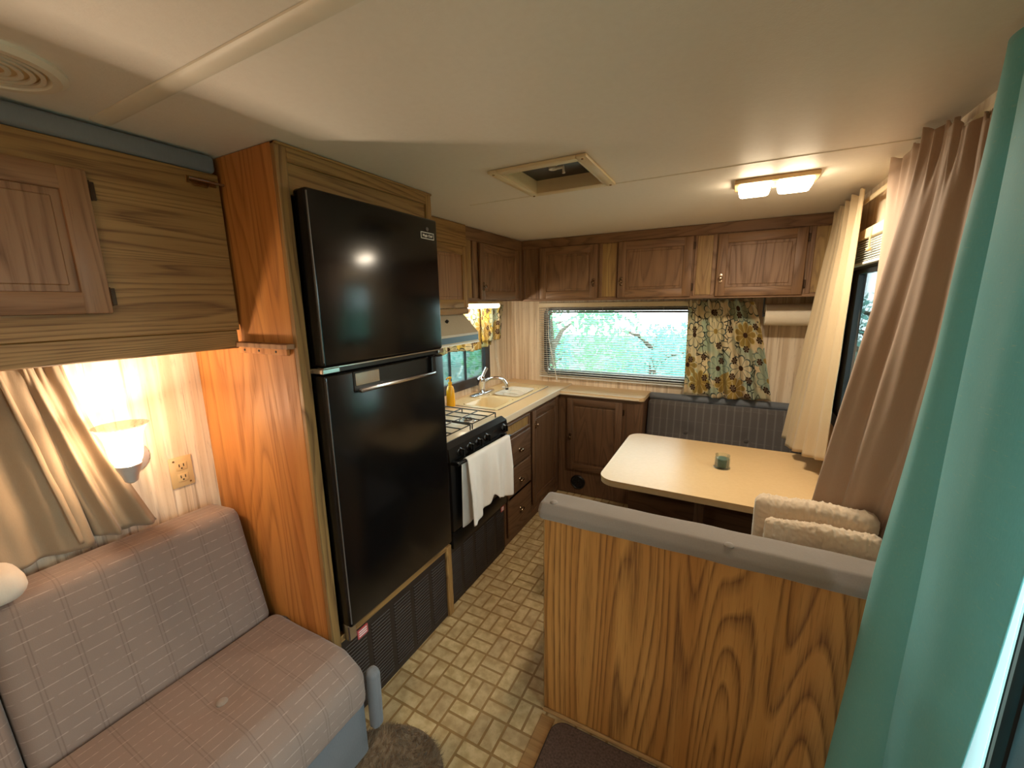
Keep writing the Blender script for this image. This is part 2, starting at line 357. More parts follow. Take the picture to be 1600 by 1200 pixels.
class B:
    def __init__(s): s.bm = bmesh.new(); s.uv = s.bm.loops.layers.uv.new('UVMap')
    def _merge(s, t):
        me = bpy.data.meshes.new('t'); t.to_mesh(me); t.free(); s.bm.from_mesh(me); bpy.data.meshes.remove(me)
    def box(s, a, b, bev=0, seg=1, rot=None, piv=None):
        t = bmesh.new(); bmesh.ops.create_cube(t, size=1)
        lo = [min(a[i], b[i]) for i in range(3)]; hi = [max(a[i], b[i]) for i in range(3)]
        for v in t.verts: v.co = [(lo[i]+hi[i])/2 + v.co[i]*(hi[i]-lo[i]) for i in range(3)]
        if bev:
            bev = min(bev, min(hi[i]-lo[i] for i in range(3))*.49)
            bmesh.ops.bevel(t, geom=list(t.edges), offset=bev, segments=seg, profile=.5, affect='EDGES')
        if rot is not None:
            c = Vector(piv) if piv else Vector([(lo[i]+hi[i])/2 for i in range(3)])
            for v in t.verts: v.co = rot @ (v.co-c) + c
        s._merge(t); return s
    def cyl(s, p, q, r, r2=None, n=16, cap=True):
        p, q = Vector(p), Vector(q); r2 = r if r2 is None else r2
        d = (q-p).normalized(); a = d.orthogonal().normalized(); b = d.cross(a)
        A = [s.bm.verts.new(p+(a*cos(2*pi*i/n)+b*sin(2*pi*i/n))*r) for i in range(n)]
        C = [s.bm.verts.new(q+(a*cos(2*pi*i/n)+b*sin(2*pi*i/n))*r2) for i in range(n)]
        for i in range(n): s.bm.faces.new((A[i], A[(i+1) % n], C[(i+1) % n], C[i]))
        if cap: s.bm.faces.new(A[::-1]); s.bm.faces.new(C)
        return s
    def tube(s, pts, r, n=8):
        pts = [Vector(p) for p in pts]; rings = []
        a = None
        for i, p in enumerate(pts):
            d = (pts[min(i+1, len(pts)-1)]-pts[max(i-1, 0)]).normalized()
            a = d.orthogonal().normalized() if a is None else (a-d*a.dot(d)).normalized()
            b = d.cross(a); rr = r[i] if isinstance(r, (list, tuple)) else r
            rings.append([s.bm.verts.new(p+(a*cos(2*pi*k/n)+b*sin(2*pi*k/n))*rr) for k in range(n)])
        for i in range(len(rings)-1):
            for k in range(n): s.bm.faces.new((rings[i][k], rings[i][(k+1) % n], rings[i+1][(k+1) % n], rings[i+1][k]))
        s.bm.faces.new(rings[0][::-1]); s.bm.faces.new(rings[-1]); return s
    def lathe(s, prof, c, axis=(0, 0, 1), n=24, rib=0, nrib=0, cap=True):
        c = Vector(c); d = Vector(axis).normalized(); a = d.orthogonal().normalized(); b = d.cross(a); rings = []
        for r, h in prof:
            ring = []
            for k in range(n):
                th = 2*pi*k/n; rr = r*(1+rib*cos(nrib*th)) if rib else r
                ring.append(s.bm.verts.new(c+d*h+(a*cos(th)+b*sin(th))*max(rr, 1e-4)))
            rings.append(ring)
        for i in range(len(rings)-1):
            for k in range(n): s.bm.faces.new((rings[i][k], rings[i][(k+1) % n], rings[i+1][(k+1) % n], rings[i+1][k]))
        if cap: s.bm.faces.new(rings[0][::-1]); s.bm.faces.new(rings[-1])
        return s
    def ball(s, c, r, sc=(1, 1, 1), n=12):
        t = bmesh.new(); bmesh.ops.create_uvsphere(t, u_segments=n, v_segments=max(6, n//2), radius=r)
        for v in t.verts: v.co = Vector([v.co[i]*sc[i]+c[i] for i in range(3)])
        s._merge(t); return s
    def grid(s, fn, nu, nv, uvf=None):
        V = [[s.bm.verts.new(fn(i/nu, j/nv)) for j in range(nv+1)] for i in range(nu+1)]
        for i in range(nu):
            for j in range(nv):
                f = s.bm.faces.new((V[i][j], V[i+1][j], V[i+1][j+1], V[i][j+1]))
                if uvf:
                    for l, (x, y) in zip(f.loops, ((i, j), (i+1, j), (i+1, j+1), (i, j+1))): l[s.uv].uv = uvf(x/nu, y/nv)
        return s
    def prism(s, pts, off):
        off = Vector(off); A = [s.bm.verts.new(Vector(p)) for p in pts]; C = [s.bm.verts.new(Vector(p)+off) for p in pts]
        n = len(pts); s.bm.faces.new(A[::-1]); s.bm.faces.new(C)
        for i in range(n): s.bm.faces.new((A[i], A[(i+1) % n], C[(i+1) % n], C[i]))
        return s
    def cushion(s, prof, mp, a0, a1, r=.03, n=4, wob=None, na=10):
        """prof: closed 2-D outline, mp(p, q, a) -> point, lofted from a0 to a1 with rounded ends"""
        P = [Vector(p) for p in prof]; m = len(P); c = sum(P, Vector((0, 0)))/m
        area = sum(P[i].x*P[(i+1) % m].y-P[(i+1) % m].x*P[i].y for i in range(m))
        nrm = []
        for i in range(m):
            t = (P[(i+1) % m]-P[i-1]).normalized(); nn = Vector((-t.y, t.x)); nrm.append(nn if area > 0 else -nn)
        arc = [0]
        for i in range(m): arc.append(arc[-1]+(P[(i+1) % m]-P[i]).length)
        secs = []
        sg = 1 if a1 > a0 else -1
        secs = [(a0+sg*r*(1-cos(pi/2*k/n)), r*(1-sin(pi/2*k/n))) for k in range(n+1)]
        mid = [(a0+sg*r+(a1-a0-2*sg*r)*k/na, 0) for k in range(1, na)]
        secs = secs+mid+[(a1-(a-a0), q) for a, q in reversed(secs)]
        rings = []
        for a, q in secs:
            ring = []
            for i in range(m):
                p = P[i]+nrm[i]*q
                if wob: p = p+nrm[i]*wob(arc[i], a)
                ring.append(s.bm.verts.new(mp(p.x, p.y, a)))
            rings.append(ring)
        for k in range(len(rings)-1):
            for i in range(m):
                f = s.bm.faces.new((rings[k][i], rings[k][(i+1) % m], rings[k+1][(i+1) % m], rings[k+1][i]))
                for l, (kk, ii) in zip(f.loops, ((k, i), (k, i+1), (k+1, i+1), (k+1, i))): l[s.uv].uv = (secs[kk][0], arc[ii])
        for ring, sgn in ((rings[0], -1), (rings[-1], 1)):
            f = s.bm.faces.new(ring)
            for l in f.loops: l[s.uv].uv = (secs[0][0], arc[ring.index(l.vert)])
        return s
    def build(s, name, mat, parent=None, smooth=30, solid=0, label=None, cat=None, group=None, kind=None, sub=0):
        bmesh.ops.recalc_face_normals(s.bm, faces=list(s.bm.faces))
        off = rootloc(parent)
        if off.length: bmesh.ops.translate(s.bm, verts=list(s.bm.verts), vec=-off)
        me = bpy.data.meshes.new(name); s.bm.to_mesh(me); s.bm.free()
        me.materials.append(MT[mat] if isinstance(mat, str) else mat)
        if smooth:
            for p in me.polygons: p.use_smooth = True
            me.set_sharp_from_angle(angle=R(smooth))
        o = bpy.data.objects.new(name, me); COL.objects.link(o); o.parent = parent
        if solid: md = o.modifiers.new('thickness', 'SOLIDIFY'); md.thickness = solid; md.offset = 0
        if sub: md = o.modifiers.new('smooth', 'SUBSURF'); md.levels = sub; md.render_levels = sub
        return tag(o, label, cat, group, kind)

def copies(o, locs):
    out = []
    for l in locs:
        c = o.copy(); COL.objects.link(c); c.location = Vector(o.location)+Vector(l); out.append(c)
    return out

# a vertical work plane: ('X', x0) faces +X with u = Y; ('Y', y0) faces -Y with u = X
class PL:
    def __init__(s, ax, p): s.ax = ax; s.p = p
    def at(s, u, z, d): return (s.p+d, u, z) if s.ax == 'X' else (u, s.p-d, z)
    @property
    def g(s): return 'y' if s.ax == 'X' else 'x'
def pbox(b, pl, u0, u1, z0, z1, d0, d1, bev=.001, seg=1): return b.box(pl.at(u0, z0, d0), pl.at(u1, z1, d1), bev, seg)

def knob(pl, u, z, d, parent, mat='knob'):
    b = B(); nrm = Vector(pl.at(0, 0, 1))-Vector(pl.at(0, 0, 0)); c = Vector(pl.at(u, z, d))
    for dz, sc in ((.018, .9), (0, .7), (-.018, .9)):
        b.lathe([(.013*sc, 0), (.012*sc, .003), (.004, .004)], Vector(pl.at(u, z+dz, d)), nrm, 14)
    b.lathe([(.005, 0), (.005, .012), (.011, .015), (.012, .020), (.008, .025), (.001, .026)], c, nrm, 14)
    return b.build('knob', mat, parent, label='ornate pewter knob on its backplate')

def hinge(pl, u, z, d, parent):
    b = B(); pbox(b, pl, u-.003, u+.011, z-.022, z+.022, d, d+.003, .001)
    b.cyl(pl.at(u-.001, z-.024, d+.004), pl.at(u-.001, z+.024, d+.004), .0035, n=8)
    return b.build('hinge', 'bronze', parent)

def cab_door(parent, pl, u0, u1, z0, z1, d=.0, th=.019, w=.05, kb=None, hin=None, mats=('cab_z', 'cab_z', 'cab'), name='door'):
    zm, pm, hm = mats
    b = B(); pbox(b, pl, u0+w*.8, u1-w*.8, z0+w*.8, z1-w*.8, d+.002, d+th*.45, .0)
    pbox(b, pl, u0+w+.014, u1-w-.014, z0+w+.014, z1-w-.014, d+.002, d+th*.62, .004)
    o = b.build(name, pm, parent)
    for a0, a1 in ((u0, u0+w), (u1-w, u1)):
        b = B(); pbox(b, pl, a0, a1, z0, z1, d, d+th, .005, 2); b.build('stile', zm, o)
    for a0, a1 in ((z0, z0+w), (z1-w, z1)):
        b = B(); pbox(b, pl, u0+w-.004, u1-w+.004, a0, a1, d, d+th-.0006, .005, 2); b.build('rail', hm+'_'+pl.g, o)
    if kb: knob(pl, kb[0], kb[1], d+th, o)
    if hin:
        for hz in hin[1]: hinge(pl, hin[0], hz, d+.004, o)
    return o

def wall(name, fixed, a, b, z0, z1, holes, mat, thick):
    """fixed: ('X', x) or ('Y', y); thick is signed (outwards)"""
    bb = B(); ax, p = fixed
    us = sorted({a, b, *[h[0] for h in holes], *[h[1] for h in holes]})
    for i in range(len(us)-1):
        u0, u1 = us[i], us[i+1]; mid = (u0+u1)/2; z = z0
        for h in sorted([h for h in holes if h[0] <= mid <= h[1]], key=lambda h: h[2])+[(0, 0, z1, z1)]:
            if h[2] > z+1e-6:
                if ax == 'X': bb.box((p, u0, z), (p+thick, u1, h[2]))
                else: bb.box((u0, p, z), (u1, p+thick, h[2]))
            z = h[3]
    return bb.build(name, mat, None, 0, kind='structure')

# ================================================================= room shell
WIN_F = (-1.45, .02, .985, 1.55)     # far wall: x0 x1 z0 z1
WIN_L = (1.62, 2.92, .985, 1.47)      # left wall, over the sink: y0 y1 z0 z1
WIN_R = (1.30, 2.62, 1.00, 1.77)      # right wall, at the dinette
DOOR = (.12, 1.075, .02, 1.90)
wall('wall_left', ('X', XL), YN, YF, 0, ZC, [WIN_L], 'paper', -.04)
wall('wall_far', ('Y', YF), XL-.04, XR+.04, 0, ZC, [WIN_F], 'paper', .04)
wall('wall_right', ('X', XR), YN, YF, 0, ZC, [WIN_R, DOOR], 'paper', .04)
wall('wall_near', ('Y', YN), XL-.04, XR+.04, 0, ZC, [], 'paper', -.04)
# ceiling with the roof-vent opening
VX0, VX1, VY0, VY1 = -.775, -.48, 1.39, 1.70
cb = B()
for x0, x1, y0, y1 in ((XL-.04, VX0, YN-.04, YF+.04), (VX1, XR+.04, YN-.04, YF+.04), (VX0, VX1, YN-.04, VY0), (VX0, VX1, VY1, YF+.04)):
    cb.box((x0, y0, ZC), (x1, y1, ZC+.05))
CEIL = cb.build('ceiling', 'ceiling', None, 0, kind='structure')
b = B(); b.grid(lambda u, v: (XL+.36+(XR-XL-.36)*u, .522+.022*cos(pi*v), ZC-.0075*sin(pi*v)-.0005), 8, 8)
tag(b.build('trim_1', 'batten'), 'cream rounded batten across the ceiling in front of the fridge', None, None, 'structure')
b = B(); b.box((-1.15, 1.752, ZC-.0018), (VX0+.1, 1.764, ZC+.001), .001); b.box((VX1-.1, 1.752, ZC-.0018), (XR, 1.764, ZC+.001), .001)
b.build('trim_2', 'batten', kind='structure')

# floor: recessed grout bed and basket-weave bricks, squares of 12 cm
fb = B(); fb.box((XL-.04, YN-.04, -.06), (XR+.04, YF+.04, -.0012))
FLOOR = fb.build('floor', 'grout', None, 0, kind='structure')
SQ = .12; g = .010
def brick_mesh(lx, ly):
    bb = B(); bb.box((-lx/2, -ly/2, -.0012), (lx/2, ly/2, .0), .0035)
    return bb
bx_ = brick_mesh(SQ-g, SQ/2-g).build('brick', 'brick', FLOOR); by_ = brick_mesh(SQ/2-g, SQ-g).build('brick', 'brick', FLOOR)
cells = []
for i in range(-4, 14):
    for j in range(-16, 19):
        cx = -.888+SQ*i+SQ/2; cy = 1.25+SQ*j+SQ/2
        par = (i+j) % 2       # i=0,j=0 -> long side along X
        for h in (-1, 1):
            c = (cx, cy+h*SQ/4) if par == 0 else (cx+h*SQ/4, cy)
            vis = -1.24 < c[0] < -.50 and .82 < c[1] < 3.12
            cells.append((c, par, vis))
near = [c for c in cells if c[2]]; near.sort(key=lambda c: c[0][1])
near = near[:300]; nid = set(id(c) for c in near)
used = {0: False, 1: False}
for c, par, _ in near:
    o = (bx_, by_)[par]
    if used[par]:
        o = o.copy(); COL.objects.link(o)
    used[par] = True; o.location = (c[0], c[1], 0)
rb = B()
for cc in cells:
    if id(cc) in nid: continue
    (x, y), par, _ = cc
    if not (XL < x < XR and YN < y < YF): continue
    lx, ly = (SQ-g, SQ/2-g) if par == 0 else (SQ/2-g, SQ-g)
    rb.box((x-lx/2, y-ly/2, -.0012), (x+lx/2, y+ly/2, 0))
rb.build('brick_field', 'brick', FLOOR, 0, kind='stuff')
# threshold strip of the entry
b = B(); b.box((-.545, .2, -.001), (-.49, 1.232, .004), .002)
tag(b.build('trim_3', 'trim_wood'), None, None, None, 'structure')

# ================================================================= windows
def sash(parent, pl, u0, u1, z0, z1, d, w, th, mat, rad=0, name='frame'):
    b = B()
    if rad:
        N = 8
        def ring(ins, dd):
            pts = []
            for cx, cz, a0 in ((u1, z1, 0), (u0, z1, 90), (u0, z0, 180), (u1, z0, 270)):
                rr = rad; sx = -1 if cx == u1 else 1; sz = -1 if cz == z1 else 1
                ox, oz = cx+sx*rad, cz+sz*rad
                for k in range(N+1):
                    a = R(a0+90*k/N); q = max(rr-ins, .004) if rr > ins else .004
                    if rr > ins: pts.append(pl.at(ox+cos(a)*q, oz+sin(a)*q, dd))
                    else: pts.append(pl.at(cx+sx*ins+cos(a)*.001, cz+sz*ins+sin(a)*.001, dd))
            return pts
        rings = [ring(0, d), ring(0, d+th), ring(w, d+th), ring(w, d)]
        V = [[b.bm.verts.new(p) for p in r] for r in rings]; n = len(V[0])
        for k in range(4):
            for i in range(n): b.bm.faces.new((V[k][i], V[k][(i+1) % n], V[(k+1) % 4][(i+1) % n], V[(k+1) % 4][i]))
    else:
        pbox(b, pl, u0, u0+w, z0, z1, d, d+th, .002); pbox(b, pl, u1-w, u1, z0, z1, d, d+th, .002)
        pbox(b, pl, u0+w, u1-w, z0, z0+w, d, d+th, .002); pbox(b, pl, u0+w, u1-w, z1-w, z1, d, d+th, .002)
    return b.build(name, mat, parent)
def pane(parent, pl, u0, u1, z0, z1, d):
    b = B(); pbox(b, pl, u0, u1, z0, z1, d-.002, d+.002, 0)
    return b.build('pane', 'glass', parent, 0)

# far window
wf = thing('window_1', None, None, (0, YF, 0), None, 'structure'); pf = PL('Y', YF)
sash(wf, pf, WIN_F[0]-.012, WIN_F[1]+.012, WIN_F[2]-.012, WIN_F[3]+.012, -.03, .030, .036, 'dark_frame', .06)
sash(wf, pf, WIN_F[0]+.02, WIN_F[1]-.02, WIN_F[2]+.02, WIN_F[3]-.02, -.028, .012, .015, 'dark_frame', .05)
pane(wf, pf, WIN_F[0]+.03, WIN_F[1]-.03, WIN_F[2]+.03, WIN_F[3]-.03, -.022)
# sink window: dark brown, sliding sashes
wl = thing('window_2', None, None, (XL, 2.3, 0), None, 'structure'); pl_ = PL('X', XL)
sash(wl, pl_, WIN_L[0]-.03, WIN_L[1]+.03, WIN_L[2]-.03, WIN_L[3]+.03, -.03, .07, .038, 'brown_frame', .06)
sash(wl, pl_, WIN_L[0]+.015, 2.30, WIN_L[2]+.015, WIN_L[3]-.015, -.03, .025, .018, 'black_rubber', 0, 'sash')
sash(wl, pl_, 2.26, WIN_L[1]-.015, WIN_L[2]+.015, WIN_L[3]-.015, -.012, .025, .018, 'black_rubber', 0, 'sash')
for u in (2.40, 2.60): 
    b = B(); pbox(b, pl_, u-.008, u+.008, WIN_L[2]+.03, WIN_L[3]-.03, -.012, .002, .001); b.build('mullion', 'black_rubber', wl)
pane(wl, pl_, WIN_L[0]+.03, 2.29, WIN_L[2]+.03, WIN_L[3]-.03, -.02); pane(wl, pl_, 2.28, WIN_L[1]-.03, WIN_L[2]+.03, WIN_L[3]-.03, -.006)
# dinette window
class PLR(PL):       # faces -X
    def at(s, u, z, d): return (s.p-d, u, z)
pr = PLR('X', XR)
wr = thing('window_3', None, None, (XR, 2.0, 0), None, 'structure')
sash(wr, pr, WIN_R[0]-.02, WIN_R[1]+.02, WIN_R[2]-.02, WIN_R[3]+.02, -.03, .06, .04, 'dark_frame', .06)
sash(wr, pr, WIN_R[0]+.03, 1.98, WIN_R[2]+.03, WIN_R[3]-.03, -.026, .03, .02, 'black_rubber', .04, 'sash')
sash(wr, pr, 1.94, WIN_R[1]-.18, WIN_R[2]+.03, WIN_R[3]-.03, -.012, .03, .02, 'black_rubber', .04, 'sash')
pane(wr, pr, WIN_R[0]+.04, 1.96, WIN_R[2]+.04, WIN_R[3]-.04, -.018); pane(wr, pr, 1.95, WIN_R[1]-.19, WIN_R[2]+.04, WIN_R[3]-.04, -.004)
b = B(); pbox(b, pr, WIN_R[1]-.18, WIN_R[1]-.02, WIN_R[2]+.03, WIN_R[3]-.03, -.028, -.004, .002); b.build('side_panel', 'black_rubber', wr)
# entry door, not quite shut
dr = thing('door_1', None, None, (XR, DOOR[0], 0), None, 'structure')
b = B(); pbox(b, pr, DOOR[0], .946, DOOR[2]+.01, .30, -.05, -.006, .004); pbox(b, pr, DOOR[0], .946, 1.76, DOOR[3]-.02, -.05, -.006, .004)
pbox(b, pr, DOOR[0], .20, .30, 1.76, -.05, -.006, .004); pbox(b, pr, .86, .946, .30, 1.76, -.05, -.006, .004); b.build('leaf', 'door_grey', dr)
pane(dr, pr, .20, .86, .30, 1.76, -.03)
b = B(); pbox(b, pr, .942, .972, DOOR[2]+.01, DOOR[3]-.02, -.05, .0, .004, 2); b.build('gasket', 'black_rubber', dr)
b = B(); pbox(b, pr, .972, .985, DOOR[2]+.01, DOOR[3]-.02, -.045, -.003, .002); b.build('edge_strip', 'alu', dr)
b = B(); pbox(b, pr, .985, .997, DOOR[2]+.01, DOOR[3]-.02, -.05, -.006, .003); b.build('gasket', 'black_rubber', dr)
b = B(); pbox(b, pr, 1.066, 1.09, DOOR[2], DOOR[3]+.02, -.04, .006, .002); b.build('jamb', 'alu', dr)

# roof vent
v = thing('roof_vent', 'cream framed square roof vent hatch in the ceiling', 'vent', ((VX0+VX1)/2, (VY0+VY1)/2, ZC))
b = B(); o1 = .035
for x0, x1, y0, y1 in ((VX0-o1, VX0, VY0-o1, VY1+o1), (VX1, VX1+o1, VY0-o1, VY1+o1), (VX0, VX1, VY0-o1, VY0), (VX0, VX1, VY1, VY1+o1)):
    b.box((x0, y0, ZC-.012), (x1, y1, ZC), .004, 2)
b.build('flange', 'cream_metal', v)
b = B(); t_ = .006
for x0, x1, y0, y1 in ((VX0, VX0+t_, VY0, VY1), (VX1-t_, VX1, VY0, VY1), (VX0, VX1, VY0, VY0+t_), (VX0, VX1, VY1-t_, VY1)):
    b.box((x0, y0, ZC-.010), (x1, y1, ZC+.045))
b.build('shaft', 'cream_metal', v)
b = B(); b.box((VX0, VY0, ZC+.040), (VX1, VY1, ZC+.055), .004); b.build('lid', 'dark_frame', v)
b = B(); cx, cy = (VX0+VX1)/2+.0, (VY0+VY1)/2-.02
b.cyl((cx, cy, ZC+.041), (cx, cy, ZC+.02), .016); b.tube([(cx, cy, ZC+.022), (cx+.045, cy-.01, ZC+.020), (cx+.047, cy-.01, ZC-.002)], .006); b.build('crank', 'white_plastic', v)
for sx in (VX0-.018, VX1+.018):
    for sy in (VY0-.018, VY1+.018):
        b = B(); b.lathe([(.005, 0), (.004, -.003), (.0005, -.0035)], (sx, sy, ZC-.0118), (0, 0, 1), 10); b.build('screw', 'brass', v)

# ceiling double lamp
def point(name, loc, r, pw, parent=None, col=None):
    l = bpy.data.lights.new(name, 'POINT'); l.shadow_soft_size = r; l.energy = pw; l.color = col or WARM
    o = bpy.data.objects.new(name, l); COL.objects.link(o); o.parent = parent; o.location = Vector(loc)-rootloc(parent); return o
def area(name, loc, sx, sy, pw, parent=None):
    l = bpy.data.lights.new(name, 'AREA'); l.shape = 'RECTANGLE'; l.size = sx; l.size_y = sy; l.energy = pw; l.color = WARM
    o = bpy.data.objects.new(name, l); COL.objects.link(o); o.parent = parent; o.location = Vector(loc)-rootloc(parent); return o
def ceiling_lamp(cx, cy, pw, label):
    lt = thing('ceiling_lamp', label, 'lamp', (cx, cy, ZC), 'double lens ceiling lamps')
    b = B(); b.box((cx-.14, cy-.07, ZC-.018), (cx+.14, cy+.07, ZC), .004, 2); b.build('base', 'ivory', lt)
    for x0 in (-.068, .068):
        b = B(); t = bmesh.new(); bmesh.ops.create_cube(t, size=1)
        for q in t.verts:
            k = .86 if q.co.z < 0 else 1
            q.co = Vector((cx+x0+q.co.x*.118*k, cy+q.co.y*.118*k, ZC-.033+q.co.z*.036))
        bmesh.ops.bevel(t, geom=list(t.edges), offset=.010, segments=3, profile=.5, affect='EDGES'); b._merge(t)
        b.build('lens', 'lens', lt)
        area('lamp_glow', (cx+x0, cy, ZC-.056), .10, .10, pw/2, lt)
    b = B(); b.box((cx-.006, cy-.035, ZC-.026), (cx+.006, cy+.03, ZC-.016), .002); b.build('switch', 'ivory', lt)
ceiling_lamp(.11, 2.025, P_CEIL, 'lit double lens ceiling lamp over the dinette')
ceiling_lamp(-.45, -.65, P_FILL, 'added unseen fill lamp behind the camera, double lens ceiling type')  # added lamp, out of view; soft fill for sofa, bunk and partition

# speaker / vent grille at the top left
sp = thing('ceiling_speaker', 'round cream ceiling speaker above the bunk', 'speaker', (-1.275, .30, ZC))
b = B(); b.lathe([(.118, 0), (.118, -.006), (.108, -.014), (.094, -.014), (.088, -.006)], (-1.275, .30, ZC), (0, 0, 1), 48, cap=False); b.build('rim', 'batten', sp)
b = B(); b.lathe([(.0005, -.010), (.05, -.009), (.09, -.006)], (-1.275, .30, ZC), (0, 0, 1), 48, cap=False); b.build('grille', 'ivory', sp)
for rr in (.02, .036, .052, .068, .082):
    b = B(); b.lathe([(rr-.004, -.0085), (rr-.004, -.0125), (rr+.004, -.0125), (rr+.004, -.0085)], (-1.275, .30, ZC), (0, 0, 1), 40, cap=False); b.build('ring', 'batten', sp)

# ================================================================= fridge cabinet and fridge
XF, YP, YQ = -1.178, .804, 1.496
pfx = PL('X', XF)
fc = thing('fridge_cabinet', 'tall oak cabinet built around the black fridge', 'cabinet', (-1.48, 1.15, 0))
b = B(); b.box((XL+.002, YP, .005), (XF-.019, YP+.016, ZC-.002), .001); b.build('side_panel', 'oak_warm', fc, label='orange oak veneer side panel lit by the sconce')
b = B(); b.box((XL+.002, YQ-.016, .005), (XF-.019, YQ, ZC-.002), .001); b.build('side_panel', 'oak_z', fc)
b = B(); pbox(b, pfx, YP, YP+.036, .005, ZC-.002, -.019, 0, .002); b.build('stile', 'oak_z', fc)
b = B(); pbox(b, pfx, YQ-.034, YQ, 1.94, ZC-.002, -.019, 0, .002); b.build('stile', 'oak_z', fc)
b = B(); pbox(b, pfx, YQ-.018, YQ+.022, .005, .40, -.019, .001, .002); b.build('stile', 'oak_z', fc)
b = B(); pbox(b, pfx, YP+.036, YQ-.034, 2.022, ZC-.002, -.019, 0, .002); b.build('rail', 'oak_y', fc)
b = B(); pbox(b, pfx, YP+.036, YQ-.034, 1.935, 2.026, -.030, -.010, .002); b.build('top_panel', 'oak_y', fc)
b = B(); pbox(b, pfx, YP, YQ, ZC-.010, ZC-.002, -.019, .006, .002); b.build('top_moulding', 'oak_y', fc)
b = B(); pbox(b, pfx, YP+.036, YQ-.016, .385, .412, -.03, 0, .002); b.build('rail', 'oak_y', fc)
b = B(); b.box((XL+.01, YP+.016, .375), (XF-.03, YQ-.016, .39)); b.build('shelf', 'oak_y', fc)
b = B(); b.box((XL+.002, YP+.016, .4), (XL+.01, YQ-.016, ZC-.01)); b.build('back', 'slot', fc)

def vent_grille(name, label, y0, y1, z0, z1, x, sticker=None):
    t = thing(name, label, 'grille', (x, (y0+y1)/2, z0)); pl = PL('X', x)
    b = B(); pbox(b, pl, y0, y1, z0, z1, -.012, 0, .002); b.build('panel', 'grille', t)
    n = 5; w = (y1-y0)/n
    src = None
    for i in range(n):
        for k in range(20):
            zz = z0+.03+(z1-z0-.075)*k/19
            if src is None:
                b = B(); pbox(b, pl, y0+.014, y0+w-.010, zz, zz+.0075, -.001, .003, .002); src = b.build('louvre', 'grille', t)
                base = (0, 0)
            else:
                copies(src, [(0, i*w, zz-(z0+.03))])
    if sticker:
        b = B(); pbox(b, pl, sticker[0], sticker[1], sticker[2], sticker[3], 0, .0055, 0); s_ = b.build('sticker', 'foil', t, 0, label='small red warning sticker')
        for k in range(3):
            b = B(); zz = sticker[2]+(sticker[3]-sticker[2])*(.2+.26*k); pbox(b, pl, sticker[0]+.006, sticker[1]-.006, zz, zz+.004, .0055, .0059, 0); b.build('print_line', 'white_print', s_, 0)
    return t
vent_grille('furnace_grille', 'dark brown louvred panel under the fridge', YP+.038, YQ-.02, .012, .383, XF-.008, (.915, .965, .335, .372))
vent_grille('stove_base_grille', 'dark brown louvred panel under the stove', 1.524, 2.12, .012, .352, -1.205, (2.075, 2.112, .30, .332))

fr = thing('refrigerator', 'glossy black two-door refrigerator in the oak cabinet', 'refrigerator', (-1.42, 1.15, .40))
XD = -1.123
b = B(); b.box((-1.74, .848, .415), (XD-.072, 1.456, 1.925), .004); b.build('body', 'black', fr)
pd = PL('X', XD)
up_d = B(); pbox(up_d, pd, .848, 1.458, 1.414, 1.951, -.062, 0, .010, 3); up_d = up_d.build('freezer_door', 'black_gloss', fr)
lo_d = B()
lo_d.box(pd.at(.846, .462, -.062), pd.at(1.460, 1.390, 0), .010, 3); lo_d = lo_d.build('fridge_door', 'black_gloss', fr)
b = B(); pbox(b, pd, .85, 1.456, 1.392, 1.412, -.06, -.012, .002); b.build('hinge_gap', 'black', fr)
b = B(); pbox(b, pd, .846, 1.460, 1.409, 1.4145, -.03, .001, .001); b.build('trim', 'silver', up_d, label='thin silver strip along the door edge')
b = B(); pbox(b, pd, .838, .905, 1.394, 1.412, -.058, .004, .003); b.build('hinge', 'silver', fr)
b = B(); pbox(b, pd, 1.425, 1.462, 1.396, 1.412, -.04, .002, .003); b.build('hinge', 'silver', fr)
# recessed handle bar of the lower door
b = B(); pbox(b, pd, .955, 1.38, 1.318, 1.386, .0, .0035, .002); b.build('handle_recess', 'black', lo_d)
b = B(); pbox(b, pd, .965, 1.372, 1.312, 1.328, .003, .026, .006, 2); b.build('handle', 'silver', lo_d, label='long silver bar handle')
b = B(); pbox(b, pd, .962, 1.07, 1.336, 1.380, .003, .006, .001); b.build('handle_plate', 'silver', lo_d, label='mirror bright plate behind the handle')
b = B(); pbox(b, pd, 1.352, 1.378, 1.318, 1.39, .0, .022, .003); b.build('handle_post', 'black', lo_d)
for d_, za, zb in ((up_d, 1.43, 1.94), (lo_d, .48, 1.37)):
    b = B(); pbox(b, pd, .8495, .852, za, zb, -.004, .0006, 0); b.build('edge_strip', 'grey_dot', d_)  # painted highlight: thin grey line along each fridge door's front edge
def text_mesh(txt, size, mat, name, parent, org, du=(0, 1, 0), dv=(0, 0, 1), ext=.0006):
    cu = bpy.data.curves.new('t', 'FONT'); cu.body = txt; cu.size = size; cu.align_x = 'CENTER'; cu.align_y = 'CENTER'; cu.extrude = ext
    cu.offset = size*.004
    o = bpy.data.objects.new('t', cu); COL.objects.link(o)
    me = bpy.data.meshes.new_from_object(o.evaluated_get(bpy.context.evaluated_depsgraph_get()))
    bpy.data.objects.remove(o); bpy.data.curves.remove(cu)
    du, dv = Vector(du), Vector(dv); dn = du.cross(dv); og = Vector(org)-rootloc(parent)
    for v_ in me.vertices: v_.co = og+du*v_.co.x+dv*v_.co.y+dn*v_.co.z
    me.name = name; me.materials.clear(); me.materials.append(MT[mat])
    o = bpy.data.objects.new(name, me); COL.objects.link(o); o.parent = parent; return o
bd = B()
pbox(bd, pd, 1.350, 1.432, 1.868, 1.894, 0, .0012, .0005); bd = bd.build('badge', 'black', up_d, label='badge reading Magic Chef in a white outlined frame')
b = B()
